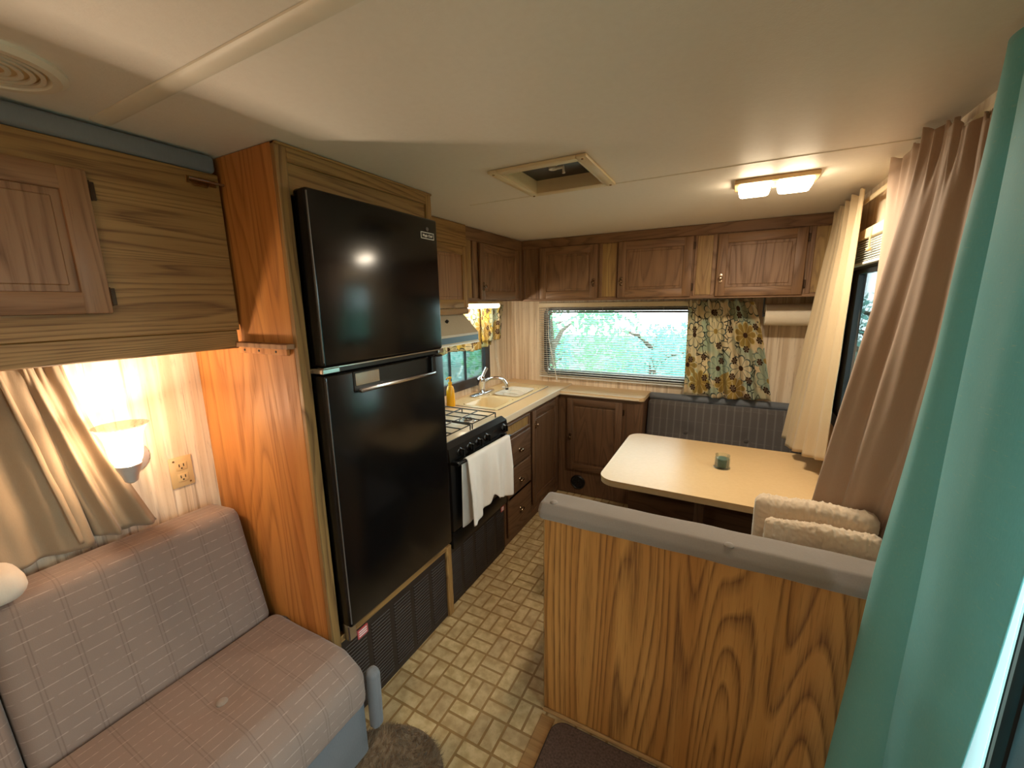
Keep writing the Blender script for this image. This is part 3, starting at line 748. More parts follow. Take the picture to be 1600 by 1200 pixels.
for u0_, u1_, z0_, z1_ in ((1.350, 1.432, 1.8915, 1.894), (1.350, 1.432, 1.868, 1.8705), (1.350, 1.3525, 1.868, 1.894), (1.4295, 1.432, 1.868, 1.894)):
    pbox(b, pd, u0_, u1_, z0_, z1_, .0008, .0018, 0)
b.build('badge_frame', 'white_print', up_d, 0)
text_mesh('Magic Chef', .0132, 'white_print', 'lettering', up_d, (XD+.0016, 1.391, 1.881))
b = B(); b.lathe([(.0085, 0), (.0075, .002), (.001, .0022)], (XD, 1.392, 1.907), (1, 0, 0), 16); b.build('emblem', 'grey_dot', up_d, label='small round grey emblem')
b = B(); b.box((XD-.06, .85, .395), (XD-.02, .885, .462), .004); b.build('foot', 'silver', fr)
b = B(); b.box((XD-.1, .86, .414), (XD-.075, 1.45, .46), .002); b.build('toe_panel', 'black', fr)
# small wooden ledge on the side panel
lg = thing('panel_ledge', 'small wooden ledge screwed to the orange side panel', 'ledge', (-1.33, YP, 1.47))
b = B(); b.box((-1.475, YP-.028, 1.478), (-1.188, YP-.001, 1.494), .002); b.build('shelf', 'oak_pinkz', lg)
b = B(); b.box((-1.475, YP-.012, 1.456), (-1.215, YP-.001, 1.478), .002); b.build('cleat', 'oak_warm', lg)
for x in (-1.44, -1.36, -1.27):
    b = B(); b.lathe([(.004, 0), (.003, .002), (.0005, .0022)], (x, YP-.012, 1.467), (0, -1, 0), 10); b.build('screw', 'slot', lg)

# ================================================================= bunk over the sofa
XB = -1.452
bk = thing('overhead_bunk', 'folded oak overhead bunk with a panelled door above the sofa', 'bunk', (-1.6, 0, 1.47)); pb = PL('X', XB)
b = B(); b.box((XB-.018, YN+.1, 1.534), (XB, .792, 2.012), .002); b.build('face_board', 'oak_y', bk)
b = B(); b.box((XL+.004, .774, 1.534), (XB-.018, .790, 2.012), .001); b.build('end_board', 'oak_z', bk)
b = B(); b.box((XL+.004, YN+.1, 1.534), (XB-.018, .774, 1.55), .001); b.build('bottom_board', 'oak_y', bk)
b = B(); b.box((XB-.028, YN+.1, 1.473), (XB-.008, .788, 1.534), .003); b.build('bottom_rail', 'oak_y', bk)
cab_door(bk, pb, -.12, .476, 1.597, 1.946, 0, .016, .055, None, (.478, (1.64, 1.90)), ('oak_pinkz', 'oak_pinkz', 'pink'))
b = B(); b.box((XL+.006, YN+.12, 2.014), (XB+.006, .786, ZC-.006), .012, 3); tag(b.build('bunk_mattress', 'bunk_pad'), 'blue-grey mattress edge squeezed between the bunk and the ceiling', 'mattress')
lc = thing('bunk_latch', 'small metal slide latch at the bunk corner', 'latch', (XB, .74, 1.985))
b = B(); b.box((XB, .70, 1.972), (XB+.003, .782, 1.992), .001); b.build('plate', 'brass', lc)
b = B(); b.cyl((XB+.008, .705, 1.984), (XB+.008, .802, 1.984), .004, n=10); b.build('bolt', 'silver', lc)
b = B(); b.tube([(XB+.004, .705, 1.978), (XB+.012, .715, 1.966), (XB+.012, .75, 1.966), (XB+.004, .76, 1.976)], .0025); b.build('staple', 'brass', lc)

# ================================================================= sofa
so = thing('sofa', 'mauve-grey plaid sofa bench against the left wall', 'sofa', (-1.4, 0, 0))
def rounded(poly, r, n=5):
    out = []; m = len(poly)
    for i in range(m):
        p = Vector(poly[i]); a = (Vector(poly[i-1])-p); c = (Vector(poly[(i+1) % m])-p)
        rr = r[i] if isinstance(r, (list, tuple)) else r
        an = a.normalized().angle(c.normalized()); L = min(rr/math.tan(an/2), a.length*.49, c.length*.49); rr = L*math.tan(an/2)
        bis = (a.normalized()+c.normalized()).normalized(); ce = p+bis*(rr/sin(an/2))
        s_ = p+a.normalized()*L; e_ = p+c.normalized()*L
        v0, v1 = s_-ce, e_-ce; a0 = math.atan2(v0.y, v0.x); da = math.atan2(v1.y, v1.x)-a0
        while da > pi: da -= 2*pi
        while da < -pi: da += 2*pi
        for k in range(n+1): out.append((ce.x+rr*cos(a0+da*k/n), ce.y+rr*sin(a0+da*k/n)))
    return out
def dense(poly, step=.03):
    out = []; m = len(poly)
    for i in range(m):
        a, c = Vector(poly[i]), Vector(poly[(i+1) % m]); k = max(1, int((c-a).length/step))
        for j in range(k): out.append(tuple(a.lerp(c, j/k)))
    return out
mpY = lambda p, q, a: (p, a, q)
wobs = lambda s, a: .004*noise.noise((s*6, a*6, 1))
prof = dense(rounded([(-1.475, .455), (-1.595, .872), (-1.775, .855), (-1.775, .42), (-1.48, .42)], [.03, .045, .05, .02, .02]))
b = B(); b.cushion(prof, mpY, .15, .775, .035, 5, wobs, 14); b.build('back_cushion', 'sofa', so, 40)
b = B(); b.cushion(prof, mpY, YN+.15, .147, .035, 5, wobs, 18); b.build('back_cushion', 'sofa', so, 40)
button = (-1.27, .487)
def seatwob(s, a): return .004*noise.noise((s*6, a*6, 5))
profs = dense(rounded([(-1.475, .452), (-1.09, .455), (-.995, .40), (-.995, .265), (-1.475, .265)], [.02, .06, .06, .03, .02]))
b = B(); b.cushion(profs, mpY, YN+.15, .80, .045, 5, seatwob, 40)
for v_ in b.bm.verts:
    d = math.hypot(v_.co.x-button[0], v_.co.y-button[1])
    if v_.co.z > .4: v_.co.z -= .020*math.exp(-(d/.07)**2)
seat = b.build('seat_cushion', 'sofa', so, 40)
b = B(); b.ball((button[0], button[1], .438), .016, (1, 1, .45), 14); b.build('button', 'velour', seat, label='fabric covered button')
b = B(); b.box((XL+.01, YN+.15, .032), (-1.03, .80, .268), .012, 2); b.build('base', 'velour_blue', so, label='blue-grey velour base panel')
b = B(); b.cushion(dense(rounded([(-1.035, .125), (-.995, .125), (-.99, .355), (-1.035, .37)], [.01, .015, .02, .02])), mpY, .806, .85, .016, 4); b.build('end_flap', 'velour_blue', so, 40)

# pillow
b = B(); b.cushion(dense(rounded([(-1.71, .872), (-1.55, .875), (-1.575, .955), (-1.70, .955)], .045)), mpY, -.15, .245, .04, 5, lambda s, a: .006*noise.noise((s*9, a*9, 3)))
tag(b.build('throw_pillow', 'white_cloth', None, 50), 'off-white pillow lying on the sofa back', 'pillow')

# left curtain
def curtain(name, mat, path, nv, nfold, amp0, amp1, nu=120, label=None, cat='curtain', solid=.0025, uvs=(1, 1), head=0, group=None, ph=0, pw=.8, seed=0, jag=.3, parent=None, part=None, pleat=(0, 0)):
    """path(u, v) -> (x, y, z, nx, ny); folds ride along the normal"""
    b = B()
    def fn(u, v):
        x, y, z, nx, ny = path(u, v)
        w = 1 if v > head else (v/head if head else 1)
        am = amp0+(amp1-amp0)*v**pw
        p_ = nfold*2*pi*u+ph+jag*2*noise.noise((u*3, v*1.5, seed))
        s_ = sin(p_)+.35*sin(2.3*p_+1.3+seed)
        a = am*s_+.006*noise.noise((u*9, v*6, seed+4))*v
        if pleat[0]:
            q_ = pleat[0]*2*pi*u+2.5*noise.noise((u*6, seed, 3)); e_ = math.exp(-(max(0, v-.035)/.07)**2)
            a += pleat[1]*e_*(sin(q_)+.5*sin(1.7*q_)); z += .012*sin(q_*.5)*max(0, 1-v/.03)
        return (x+nx*a, y+ny*a, z+.004*sin(p_*.5+seed)*(1 if v > .98 else 0))
    b.grid(fn, nu, nv, lambda u, v: (u*uvs[0], (1-v)*uvs[1]))
    o = b.build(part or name, mat, parent, 180, solid)
    if label: tag(o, label, cat, group)
    return o
def lerp(a, b_, t): return a+(b_-a)*t
ct = thing('sofa_curtain', 'taupe curtain tied back beside the glowing sconce', 'curtain', (-1.74, .3, .9))
curtain('cl', 'tan_grey', lambda u, v: (lerp(-1.755, -1.748, v), lerp(lerp(.435, .58, v**1.3), lerp(.30, .38, v), u), lerp(1.468, .872+.02*u, v), 1, .1), 40, 2.2, .012, .022, 80, parent=ct, part='front_panel', seed=2, pleat=(7, .006))
curtain('cl', 'tan_grey', lambda u, v: (lerp(-1.760, -1.752, v), lerp(lerp(.36, .42, v), lerp(-.3, -.3, v), u), lerp(1.468, .875, v), 1, .1), 40, 5, .008, .016, 160, parent=ct, part='gathered_panel', seed=5, pleat=(18, .005))
b = B(); b.cyl((-1.762, YN+.2, 1.458), (-1.762, .46, 1.458), .005, n=10); b.build('rod', 'cream_metal', ct)

# outlet
ou = thing('wall_outlet', 'ivory double wall outlet between sconce and fridge panel', 'outlet', (XL, .693, 1.0))
b = B(); pbox(b, PL('X', XL), .657, .729, .945, 1.062, 0, .006, .003, 2); b.build('plate', 'ivory', ou)
for z in (.982, 1.026):
    b = B(); b.box((XL+.006, .676, z-.015), (XL+.0085, .710, z+.015), .004, 3); s_ = b.build('socket', 'ivory', ou)
    for dy in (-.007, .007):
        b = B(); b.box((XL+.008, .693+dy-.0015, z-.002), (XL+.009, .693+dy+.0015, z+.009)); b.build('slot', 'slot', s_, 0)
    b = B(); b.cyl((XL+.008, .693, z-.008), (XL+.009, .693, z-.008), .003, n=10); b.build('slot', 'slot', s_, 0)
for y, z in ((.671, 1.049), (.715, .958)):
    b = B(); b.lathe([(.004, 0), (.003, .002), (.0005, .0022)], (XL+.0055, y, z), (1, 0, 0), 10); b.build('screw', 'brass', ou)

# sconce
SX, SY = -1.645, .505
sn = thing('wall_sconce', 'lit ribbed glass wall sconce above the sofa', 'lamp', (XL, .555, 1.10))
b = B(); b.lathe([(.056, 0), (.054, .006), (.046, .010), (.030, .014), (.014, .022), (.001, .024)], (XL, .555, 1.105), (1, 0, 0), 72, .03, 24); b.build('backplate', 'alu', sn)
b = B(); b.tube([(XL+.015, .555, 1.105), (XL+.05, .545, 1.095), (SX-.02, SY+.008, 1.085), (SX, SY, 1.10), (SX, SY, 1.125)], [.008, .008, .009, .010, .012], 12); b.build('arm', 'alu', sn)
b = B(); b.lathe([(.006, 1.065), (.016, 1.072), (.022, 1.095), (.031, 1.118), (.033, 1.128), (.028, 1.132)], (SX, SY, 0), (0, 0, 1), 28); b.build('cup', 'alu', sn)
b = B(); prof = [(.030, 1.13), (.036, 1.142), (.040, 1.16), (.042, 1.19), (.045, 1.215), (.053, 1.238), (.064, 1.252), (.068, 1.256)]
b.lathe(prof, (SX, SY, 0), (0, 0, 1), 120, .025, 30, False); b.build('shade', 'shade', sn, 50)
b = B(); b.lathe([(.008, 1.135), (.008, 1.17), (.013, 1.195), (.016, 1.212), (.013, 1.225), (.007, 1.231), (.001, 1.233)], (SX, SY, 0), (0, 0, 1), 20); b.build('bulb', 'bulb', sn)
point('sconce_glow', (SX, SY, 1.212), .022, P_SCONCE, sn, (1.0, .76, .53))

# ================================================================= kitchen uppers
XU = -1.468; pu = PL('X', XU); YU = 2.944; pyu = PL('Y', YU)
hc = thing('hood_cabinet', 'oak upper cabinet above the range hood', 'cabinet', (-1.62, 1.83, 1.54)); ph_ = PL('X', -1.45)
b = B(); b.box((XL+.002, 1.50, 1.545), (-1.45, 2.152, ZC-.002), .002); b.build('body', 'oak_z', hc)
b = B(); pbox(b, ph_, 1.50, 2.152, 1.945, ZC-.002, 0, .004, .001); b.build('top_rail', 'oak_y', hc)
b = B(); pbox(b, ph_, 1.50, 2.152, 1.545, 1.578, 0, .004, .001); b.build('bottom_rail', 'oak_y', hc)
cab_door(hc, ph_, 1.52, 2.14, 1.582, 1.94, .0, .017, .05, None, None, ('oak_z', 'oak_pinkz', 'oak'))
lu = thing('sink_upper_cabinet', 'brown oak upper cabinet over the sink window', 'cabinet', (-1.62, 2.55, 1.62))
b = B(); b.box((XL+.002, 2.154, 1.622), (XU, YU-.002, ZC-.002), .002); b.build('body', 'cab_z', lu)
b = B(); pbox(b, pu, 2.156, YU, 1.992, ZC-.002, 0, .006, .002); b.build('top_rail', 'cab_y', lu)
b = B(); pbox(b, pu, 2.156, YU, 1.620, 1.642, 0, .006, .002); b.build('bottom_rail', 'cab_y', lu)
b = B(); pbox(b, pu, 2.158, 2.222, 1.642, 1.990, .0, .004, .001); b.build('filler', 'cab_fill', lu)
b = B(); pbox(b, pu, 2.238, 2.275, 1.642, 1.992, .0, .008, .002); b.build('stile', 'cab_z', lu)
b = B(); pbox(b, pu, 2.90, YU, 1.642, 1.992, .0, .007, .002); b.build('stile', 'cab_z', lu)
cab_door(lu, pu, 2.305, 2.842, 1.632, 1.985, .006, .018, .055, (2.335, 1.715), (2.845, (1.68, 1.93)))

fu = thing('window_upper_cabinet', 'long brown oak upper cabinet over the far window', 'cabinet', (-.5, 3.15, 1.62))
b = B(); b.box((XU-.01, YU, 1.618), (XR-.003, YF-.002, ZC-.002), .002); b.build('body', 'cab_z', fu)
b = B(); pbox(b, pyu, XU+.008, XR-.003, 2.006, ZC-.002, 0, .008, .002); b.build('top_rail', 'cab_x', fu)
b = B(); pbox(b, pyu, XU+.008, XR-.003, 1.616, 1.634, 0, .008, .002); b.build('bottom_rail', 'cab_x', fu)
for u0_, u1_ in ((XU+.01, XU+.03), (-1.345, -1.318), (-.855, -.832), (-.735, -.725), (-.238, -.222), (-.134, -.112), (.362, .386)):
    b = B(); pbox(b, pyu, u0_, u1_, 1.634, 2.006, 0, .007, .002); b.build('stile', 'cab_z', fu)
for u0_, u1_ in ((-.832, -.735), (-.222, -.134), (.386, XR-.004)):
    b = B(); pbox(b, pyu, u0_, u1_, 1.640, 2.0, 0, .003, .001); b.build('filler', 'cab_fill', fu)
cab_door(fu, pyu, -1.310, -.862, 1.632, 2.003, .007, .018, .055, (-.888, 1.74))
cab_door(fu, pyu, -.718, -.246, 1.630, 2.003, .007, .018, .055, (-.692, 1.74), (-.244, (1.69, 1.945)))
cab_door(fu, pyu, -.106, .348, 1.628, 2.0, .007, .018, .055, (-.080, 1.735), (.351, (1.69, 1.945)))

# under-cabinet lamp
ul = thing('under_cabinet_lamp', 'lit double lamp under the sink upper cabinet', 'lamp', (-1.63, 2.6, 1.615))
b = B(); b.box((-1.70, 2.44, 1.604), (-1.56, 2.80, 1.621), .003); b.build('base', 'ivory', ul)
for y in (2.53, 2.71):
    b = B(); b.box((-1.69, y-.075, 1.572), (-1.575, y+.075, 1.606), .014, 3); b.build('lens', 'lens_sink', ul)
    point('under_glow', (-1.63, y, 1.545), .025, P_SINK/2, ul)

# range hood
hd = thing('range_hood', 'almond range hood with a blue-grey front band', 'range hood', (-1.58, 1.83, 1.38))
b = B(); b.prism([(XL+.10, 1.525, 1.545), (-1.47, 1.525, 1.545), (-1.363, 1.525, 1.437), (-1.363, 1.525, 1.381), (-1.372, 1.525, 1.381), (XL+.10, 1.525, 1.40)], (0, .603, 0)); b.build('shell', 'hood', hd, 20)
b = B(); b.box((-1.364, 1.530, 1.392), (-1.360, 2.122, 1.424), .001); b.build('front_band', 'hood_band', hd)
b = B(); b.box((-1.372, 1.523, 1.376), (-1.358, 2.130, 1.384), .001); b.build('lip', 'white_plastic', hd)
b = B(); n_ = Vector((.7, 0, .71)); b.lathe([(.010, 0), (.009, .014), (.001, .015)], (-1.43, 1.90, 1.505), n_, 14); b.build('knob', 'black', hd)

# ================================================================= base cabinets, worktop, sink
XBs = -1.222; pbs = PL('X', XBs)
bc = thing('sink_base_cabinet', 'dark brown base cabinet with drawers under the sink', 'cabinet', (-1.5, 2.6, 0))
b = B(); b.box((XL+.002, 2.135, .005), (XBs, YF-.002, .30), .002); b.box((XL+.002, 2.135, .30), (XL+.02, YF-.002, .86), .001)
b.box((XBs-.018, 2.135, .30), (XBs, YF-.002, .862), .001); b.box((XL+.02, 2.135, .30), (XBs-.018, 2.15, .86), .001); b.build('body', 'base_z', bc)
b = B(); pbox(b, pbs, 2.15, 3.10, .845, .863, 0, .003, .001); b.build('top_rail', 'base_y', bc)
for y0, y1 in ((2.150, 2.172), (2.535, 2.560), (3.045, 3.10)):
    b = B(); pbox(b, pbs, y0, y1, .01, .845, 0, .003, .001); b.build('stile', 'base_z', bc)
b = B(); pbox(b, pbs, 2.15, 3.10, .005, .055, .0, .004, .001); b.build('toe_kick', 'base_y', bc)
b = B(); pbox(b, pbs, 2.180, 2.530, .748, .838, .0, .004, .001); f_ = b.build('false_front', 'cab_fill', bc)
for z0, z1 in ((.748, .762), (.825, .838)):
    b = B(); pbox(b, pbs, 2.178, 2.532, z0, z1, .0, .012, .004); b.build('moulding', 'base_y', f_)
for y0, y1 in ((2.178, 2.195), (2.515, 2.532)):
    b = B(); pbox(b, pbs, y0, y1, .762, .825, .0, .012, .004); b.build('moulding', 'base_z', f_)
for z0, z1 in ((.535, .738), (.318, .525), (.060, .348)):
    b = B(); pbox(b, pbs, 2.178, 2.530, z0, z1, .003, .021, .008, 3); d_ = b.build('drawer', 'base_y', bc)
    b = B(); zc = (z0+z1)/2-.01
    b.ball((XBs+.037, 2.354, zc), .019, (.55, 1.35, .62), 14); b.cyl((XBs+.018, 2.354, zc), (XBs+.036, 2.354, zc), .006, n=10)
    b.lathe([(.018, 0), (.016, .003), (.006, .004)], (XBs+.0205, 2.354, zc), (1, 0, 0), 16); b.build('knob', 'knob', d_)
cab_door(bc, pbs, 2.565, 3.040, .120, .842, .003, .019, .055, (2.605, .735), None, ('base_z', 'base_z', 'base'))

pl3 = PL('Y', 3.107)
lb = thing('corner_base_cabinet', 'dark brown base cabinet beside the dinette bench', 'cabinet', (-.88, 3.24, 0))
b = B(); b.box((XBs+.003, 3.107, .005), (-.537, YF-.002, .86), .002); b.build('body', 'base_z', lb)
b = B(); pbox(b, pl3, -1.135, -.690, .225, .835, .0, .019, .001); 
b.bm.free(); cab_door(lb, pl3, -1.140, -.688, .225, .838, .0, .019, .055, (-1.108, .51), (-.685, (.30, .76)), ('base_z', 'base_z', 'base'))
b = B(); pbox(b, pl3, -1.21, -.54, .84, .862, 0, .004, .001); b.build('top_rail', 'base_x', lb)
b = B(); pbox(b, pl3, -.66, -.54, .01, .84, 0, .003, .001); b.build('stile', 'base_z', lb)
fv = thing('floor_register', 'round black heat register low on the corner cabinet', 'register', (-1.04, 3.10, .112))
b = B(); b.lathe([(.062, 0), (.062, .006), (.052, .012), (.046, .008)], (-1.04, 3.107, .112), (0, -1, 0), 36, cap=False); b.build('rim', 'black', fv)
b = B(); b.lathe([(.05, .001), (.001, .002)], (-1.04, 3.107, .112), (0, -1, 0), 30); b.build('back', 'black_rubber', fv)
for a in range(4):
    b = B(); b.box((-1.04-.047, 3.107-.007, .112-.0025), (-1.04+.047, 3.107-.003, .112+.0025), 0, 1, Matrix.Rotation(a*pi/4, 3, 'Y')); b.build('spoke', 'black', fv, 0)

# worktop with sink cut-out
SKX0, SKX1, SKY0, SKY1 = -1.745, -1.345, 2.29, 3.155
wt = thing('worktop', 'cream laminate kitchen worktop along the left wall', 'worktop', (-1.5, 2.75, .865))
b = B()
for x0, x1, y0, y1 in ((SKX1, -1.204, 2.128, YF-.002), (XL+.002, SKX0, 2.128, YF-.002), (SKX0, SKX1, 2.128, SKY0), (SKX0, SKX1, SKY1, YF-.002)):
    b.box((x0, y0, .866), (x1, y1, .905))
b.build('top', 'counter', wt, 0)
b = B(); b.box((-1.205, 2.128, .863), (-1.198, YF-.002, .9055), .002); b.build('edge_band', 'counter_edge', wt)
sh = thing('corner_shelf_top', 'low cream laminate top on the corner base cabinet', 'worktop', (-.87, 3.22, .865))
b = B(); pr_ = rounded([(-1.197, 3.078), (-.53, 3.078), (-.53, YF-.002), (-1.197, YF-.002)], [.002, .035, .002, .002], 6)
b.prism([(x, y, .864) for x, y in pr_], (0, 0, .028)); b.build('top', 'counter', sh, 40)
b = B(); b.tube([(-1.197, 3.078, .872), (-.565, 3.078, .872)], .007, 8); b.build('edge_band', 'counter_edge', sh)

sk = thing('kitchen_sink', 'almond double-bowl sink set into the worktop', 'sink', (-1.545, 2.72, .8))
def bowl(b, x0, x1, y0, y1, dep):
    N = 7; rings = []
    for q, ins in ((.908, 0), (.900, .006), (.908-dep*.8, .02), (.908-dep, .045)):
        pr2 = rounded([(x0+ins, y0+ins), (x1-ins, y0+ins), (x1-ins, y1-ins), (x0+ins, y1-ins)], .045, N)
        rings.append([b.bm.verts.new((x, y, q)) for x, y in pr2])
    n = len(rings[0])
    for k in range(3):
        for i in range(n): b.bm.faces.new((rings[k][i], rings[k][(i+1) % n], rings[k+1][(i+1) % n], rings[k+1][i]))
    b.bm.faces.new(rings[-1]); return b
bowls = ((-1.64, -1.368, 2.318, 2.60), (-1.64, -1.368, 2.655, 3.06))
b = B()
ys = [SKY0-.012, bowls[0][2], bowls[0][3], bowls[1][2], bowls[1][3], SKY1+.012]
b.box((SKX0-.012, ys[0], .9045), (bowls[0][0]+.004, ys[5], .9085), .0015); b.box((bowls[0][1]-.004, ys[0], .9045), (SKX1+.012, ys[5], .9085), .0015)
for y0, y1 in ((ys[0], ys[1]+.004), (ys[2]-.004, ys[3]+.004), (ys[4]-.004, ys[5])): b.box((bowls[0][0], y0, .9045), (bowls[0][1], y1, .9085), .0015)
b.build('deck', 'sink', sk, 30)
for k, w in enumerate(bowls):
    bo = bowl(B(), *w, .12 if k == 0 else .10).build('bowl', 'sink', sk, 50, .002)
    b = B(); b.lathe([(.022, 0), (.02, .003), (.012, .001)], ((w[0]+w[1])/2, (w[2]+w[3])/2, .789 if k == 0 else .809), (0, 0, 1), 18); b.build('drain', 'chrome', bo)
b = B(); t_ = [(SKX0-.014, SKY0-.014), (SKX1+.014, SKY0-.014), (SKX1+.014, SKY1+.014), (SKX0-.014, SKY1+.014)]
pts = [(x, y, .9055) for x, y in rounded(t_, .03, 5)]; b.tube(pts+[pts[0]], .0028, 6); b.build('seal', 'brown_frame', sk)
# drainer tray in the far bowl
tr = thing('drainer_tray', 'white plastic tray resting in the far sink bowl', 'tray', (-1.5, 2.86, .82))
bb = B(); bowl(bb, -1.615, -1.392, 2.70, 3.03, .05); bb.build('tray', 'white_plastic', tr, 50, .003)
for y in (2.80, 2.91):
    b = B(); b.tube([(-1.57, y, .868), (-1.57, y, .90), (-1.55, y, .908), (-1.46, y, .908), (-1.44, y, .90), (-1.44, y, .868)], .006, 8); b.build('rib', 'white_plastic', tr)
# faucet
fa = thing('faucet', 'chrome single-lever kitchen faucet behind the sink', 'faucet', (-1.69, 2.66, .908))
b = B(); b.box((-1.715, 2.52, .9085), (-1.665, 2.82, .922), .007, 3); b.build('base_plate', 'chrome', fa)
b = B(); b.lathe([(.033, .922), (.031, .93), (.027, .96), (.030, .99), (.034, 1.01), (.030, 1.035), (.014, 1.050), (.001, 1.052)], (-1.69, 2.66, 0), (0, 0, 1), 24); b.build('body', 'chrome', fa)
b = B(); b.tube([(-1.69, 2.665, 1.03), (-1.688, 2.69, 1.06), (-1.682, 2.73, 1.105)], [.016, .012, .013], 12); b.build('lever', 'chrome', fa)
pts = []
for k in range(15):
    a = pi*k/14; pts.append((-1.69+.14*(1-cos(a))/2*1.0, 2.68+.115*(1-cos(a))/2*1.2, .965+.062*sin(a)+(.0 if k < 11 else -.006*(k-10))))
b = B(); b.tube([(-1.69, 2.672, .945)]+pts, .0135, 12); b.build('spout', 'chrome', fa)
b = B(); e_ = pts[-1]; b.cyl((e_[0], e_[1], e_[2]+.004), (e_[0], e_[1], e_[2]-.016), .0125, n=14); b.build('aerator', 'black', fa)
b = B(); b.lathe([(.018, .908), (.018, .918), (.012, .923), (.001, .924)], (-1.64, 2.93, 0), (0, 0, 1), 18); tag(b.build('drain_stopper', 'white_plastic'), 'small almond cap on the sink ledge behind the tray', 'cap')
# soap
sb = thing('soap_bottle', 'yellow pump soap bottle beside the stove', 'bottle', (-1.69, 2.255, .905))
b = B(); b.lathe([(.030, .9055), (.031, .912), (.030, .97), (.027, 1.02), (.020, 1.045), (.012, 1.052), (.012, 1.06)], (-1.69, 2.255, 0), (0, 0, 1), 22); b.build('body', 'soap', sb)
b = B(); b.lathe([(.014, 1.058), (.014, 1.075), (.006, 1.078), (.005, 1.10), (.012, 1.101), (.012, 1.112), (.001, 1.113)], (-1.69, 2.255, 0), (0, 0, 1), 16); b.tube([(-1.69, 2.255, 1.107), (-1.69, 2.225, 1.107), (-1.69, 2.215, 1.100)], .005, 8); b.build('pump', 'soap', sb)

# ================================================================= stove
ST0, ST1 = 1.528, 2.122
st = thing('stove', 'black gas stove with an almond cooktop', 'stove', (-1.46, 1.82, .35)); XS = -1.180; ps = PL('X', XS)
b = B(); b.box((XL+.02, ST0, .36), (XS-.03, ST1, .90), .003); b.build('body', 'black', st)
b = B(); b.box((XL+.02, ST0, .90), (XS-.035, ST1, .918), .006, 2); b.build('cooktop', 'stove_top', st)
b = B(); b.prism([(XS-.04, ST0, .922), (XS-.028, ST0, .925), (XS+.006, ST0, .905), (XS+.014, ST0, .838), (XS-.04, ST0, .838)], (0, ST1-ST0, 0)); cp = b.build('control_panel', 'black', st, 20)
nrm = Vector((.99, 0, .12)).normalized()
for y in (1.615, 1.70, 1.785, 1.87, 2.07):
    c = Vector((XS+.011, y, .868)); b = B(); b.lathe([(.024, 0), (.022, .004), (.018, .006), (.016, .022), (.001, .023)], c, nrm, 20)
    b.box((c.x+.018, y-.004, .868-.019), (c.x+.032, y+.004, .868+.019), .002); b.build('knob', 'black', cp)
b = B(); b.box((XS+.0115, 1.94, .874), (XS+.0125, 1.985, .882)); b.build('logo_plate', 'silver', cp, 0)
b = B(); pbox(b, ps, ST0+.01, ST1-.01, .455, .828, -.03, .008, .006, 2); od = b.build('oven_door', 'black', st)
b = B(); pbox(b, ps, ST0+.09, ST1-.09, .53, .73, .008, .0095, .001); b.build('oven_window', 'black_gloss', od)
b = B(); b.cyl((XS+.052, ST0+.005, .835), (XS+.052, ST1-.045, .822), .0095, n=14); b.build('handle', 'black', od)
for y, z in ((ST0+.02, .834), (ST1-.065, .823)):
    b = B(); b.box((XS+.004, y-.012, z-.012), (XS+.052, y+.012, z+.008), .004, 2); b.build('handle_bracket', 'black', od)
b = B(); pbox(b, ps, ST0+.01, ST1-.01, .358, .448, -.03, .004, .005, 2); b.build('lower_panel', 'black', st)
for cx in (-1.63, -1.36):
    for cy in (1.68, 1.97):
        b = B(); b.lathe([(.052, .918), (.05, .921), (.044, .919)], (cx, cy, 0), (0, 0, 1), 26, cap=False); b.lathe([(.030, .918), (.030, .930), (.022, .934), (.001, .935)], (cx, cy, 0), (0, 0, 1), 22); b.build('burner', 'silver', st)
for y0, y1 in ((ST0+.03, 1.815), (1.835, ST1-.03)):
    b = B(); x0, x1 = XL+.06, XS-.055; zt = .948; r_ = .0038
    b.tube([(x0, y0, zt), (x1, y0, zt), (x1, y1, zt), (x0, y1, zt), (x0, y0, zt)], r_, 6)
    for fx in (.25, .5, .75): b.tube([(lerp(x0, x1, fx), y0, zt), (lerp(x0, x1, fx), y1, zt)], r_, 6)
    for fy in (.33, .66): b.tube([(x0, lerp(y0, y1, fy), zt), (x1, lerp(y0, y1, fy), zt)], r_, 6)
    for x in (x0, (x0+x1)/2, x1):
        for y in (y0, y1): b.tube([(x, y, zt), (x, y, .917)], r_, 6)
    b.build('grate', 'black', st)

# dish towel on the oven handle
dt = thing('dish_towel', 'white dish towel hanging over the oven handle', 'towel', (XS+.05, 1.8, .83))
def tow(u, v):
    y = lerp(1.60, 2.045, u); bar = .835-.013*(y-ST0)/(ST1-ST0)+.0115
    hang = .325+.022*cos(u*2*pi*1.05)-.035*math.exp(-((u-.5)/.07)**2)
    f = .012*sin(u*2*pi*2.1+.6)+.007*sin(u*2*pi*5.3+v)
    ww = 1-.10*max(0, v-.15)*(1 if u > .5 else -.3)
    yy = 1.82+(y-1.82)*ww
    x = XS+.055
    if v < .12:
        a = pi*(v/.12); return (x-.0135*cos(a), yy, bar-.0125+.0135*sin(a))
    t = (v-.12)/.88
    return (x+.0135+.004*t+f*min(1, t*2)+.012*t, yy, bar-.0125-hang*t)
b = B(); b.grid(tow, 90, 50, lambda u, v: (u*.4, v*.4)); b.build('front_drop', 'terry', dt, 180, .004)
def tow2(u, v):
    y = lerp(1.585, 1.90, u); bar = .835-.013*(y-ST0)/(ST1-ST0)
    return (XS+.055-.0135+.006*sin(u*9)*v-.008*v, y, bar-.345*v*(1+.06*cos(u*3)))
b = B(); b.grid(tow2, 50, 30, lambda u, v: (u*.4, v*.4)); b.build('back_drop', 'terry', dt, 180, .004)

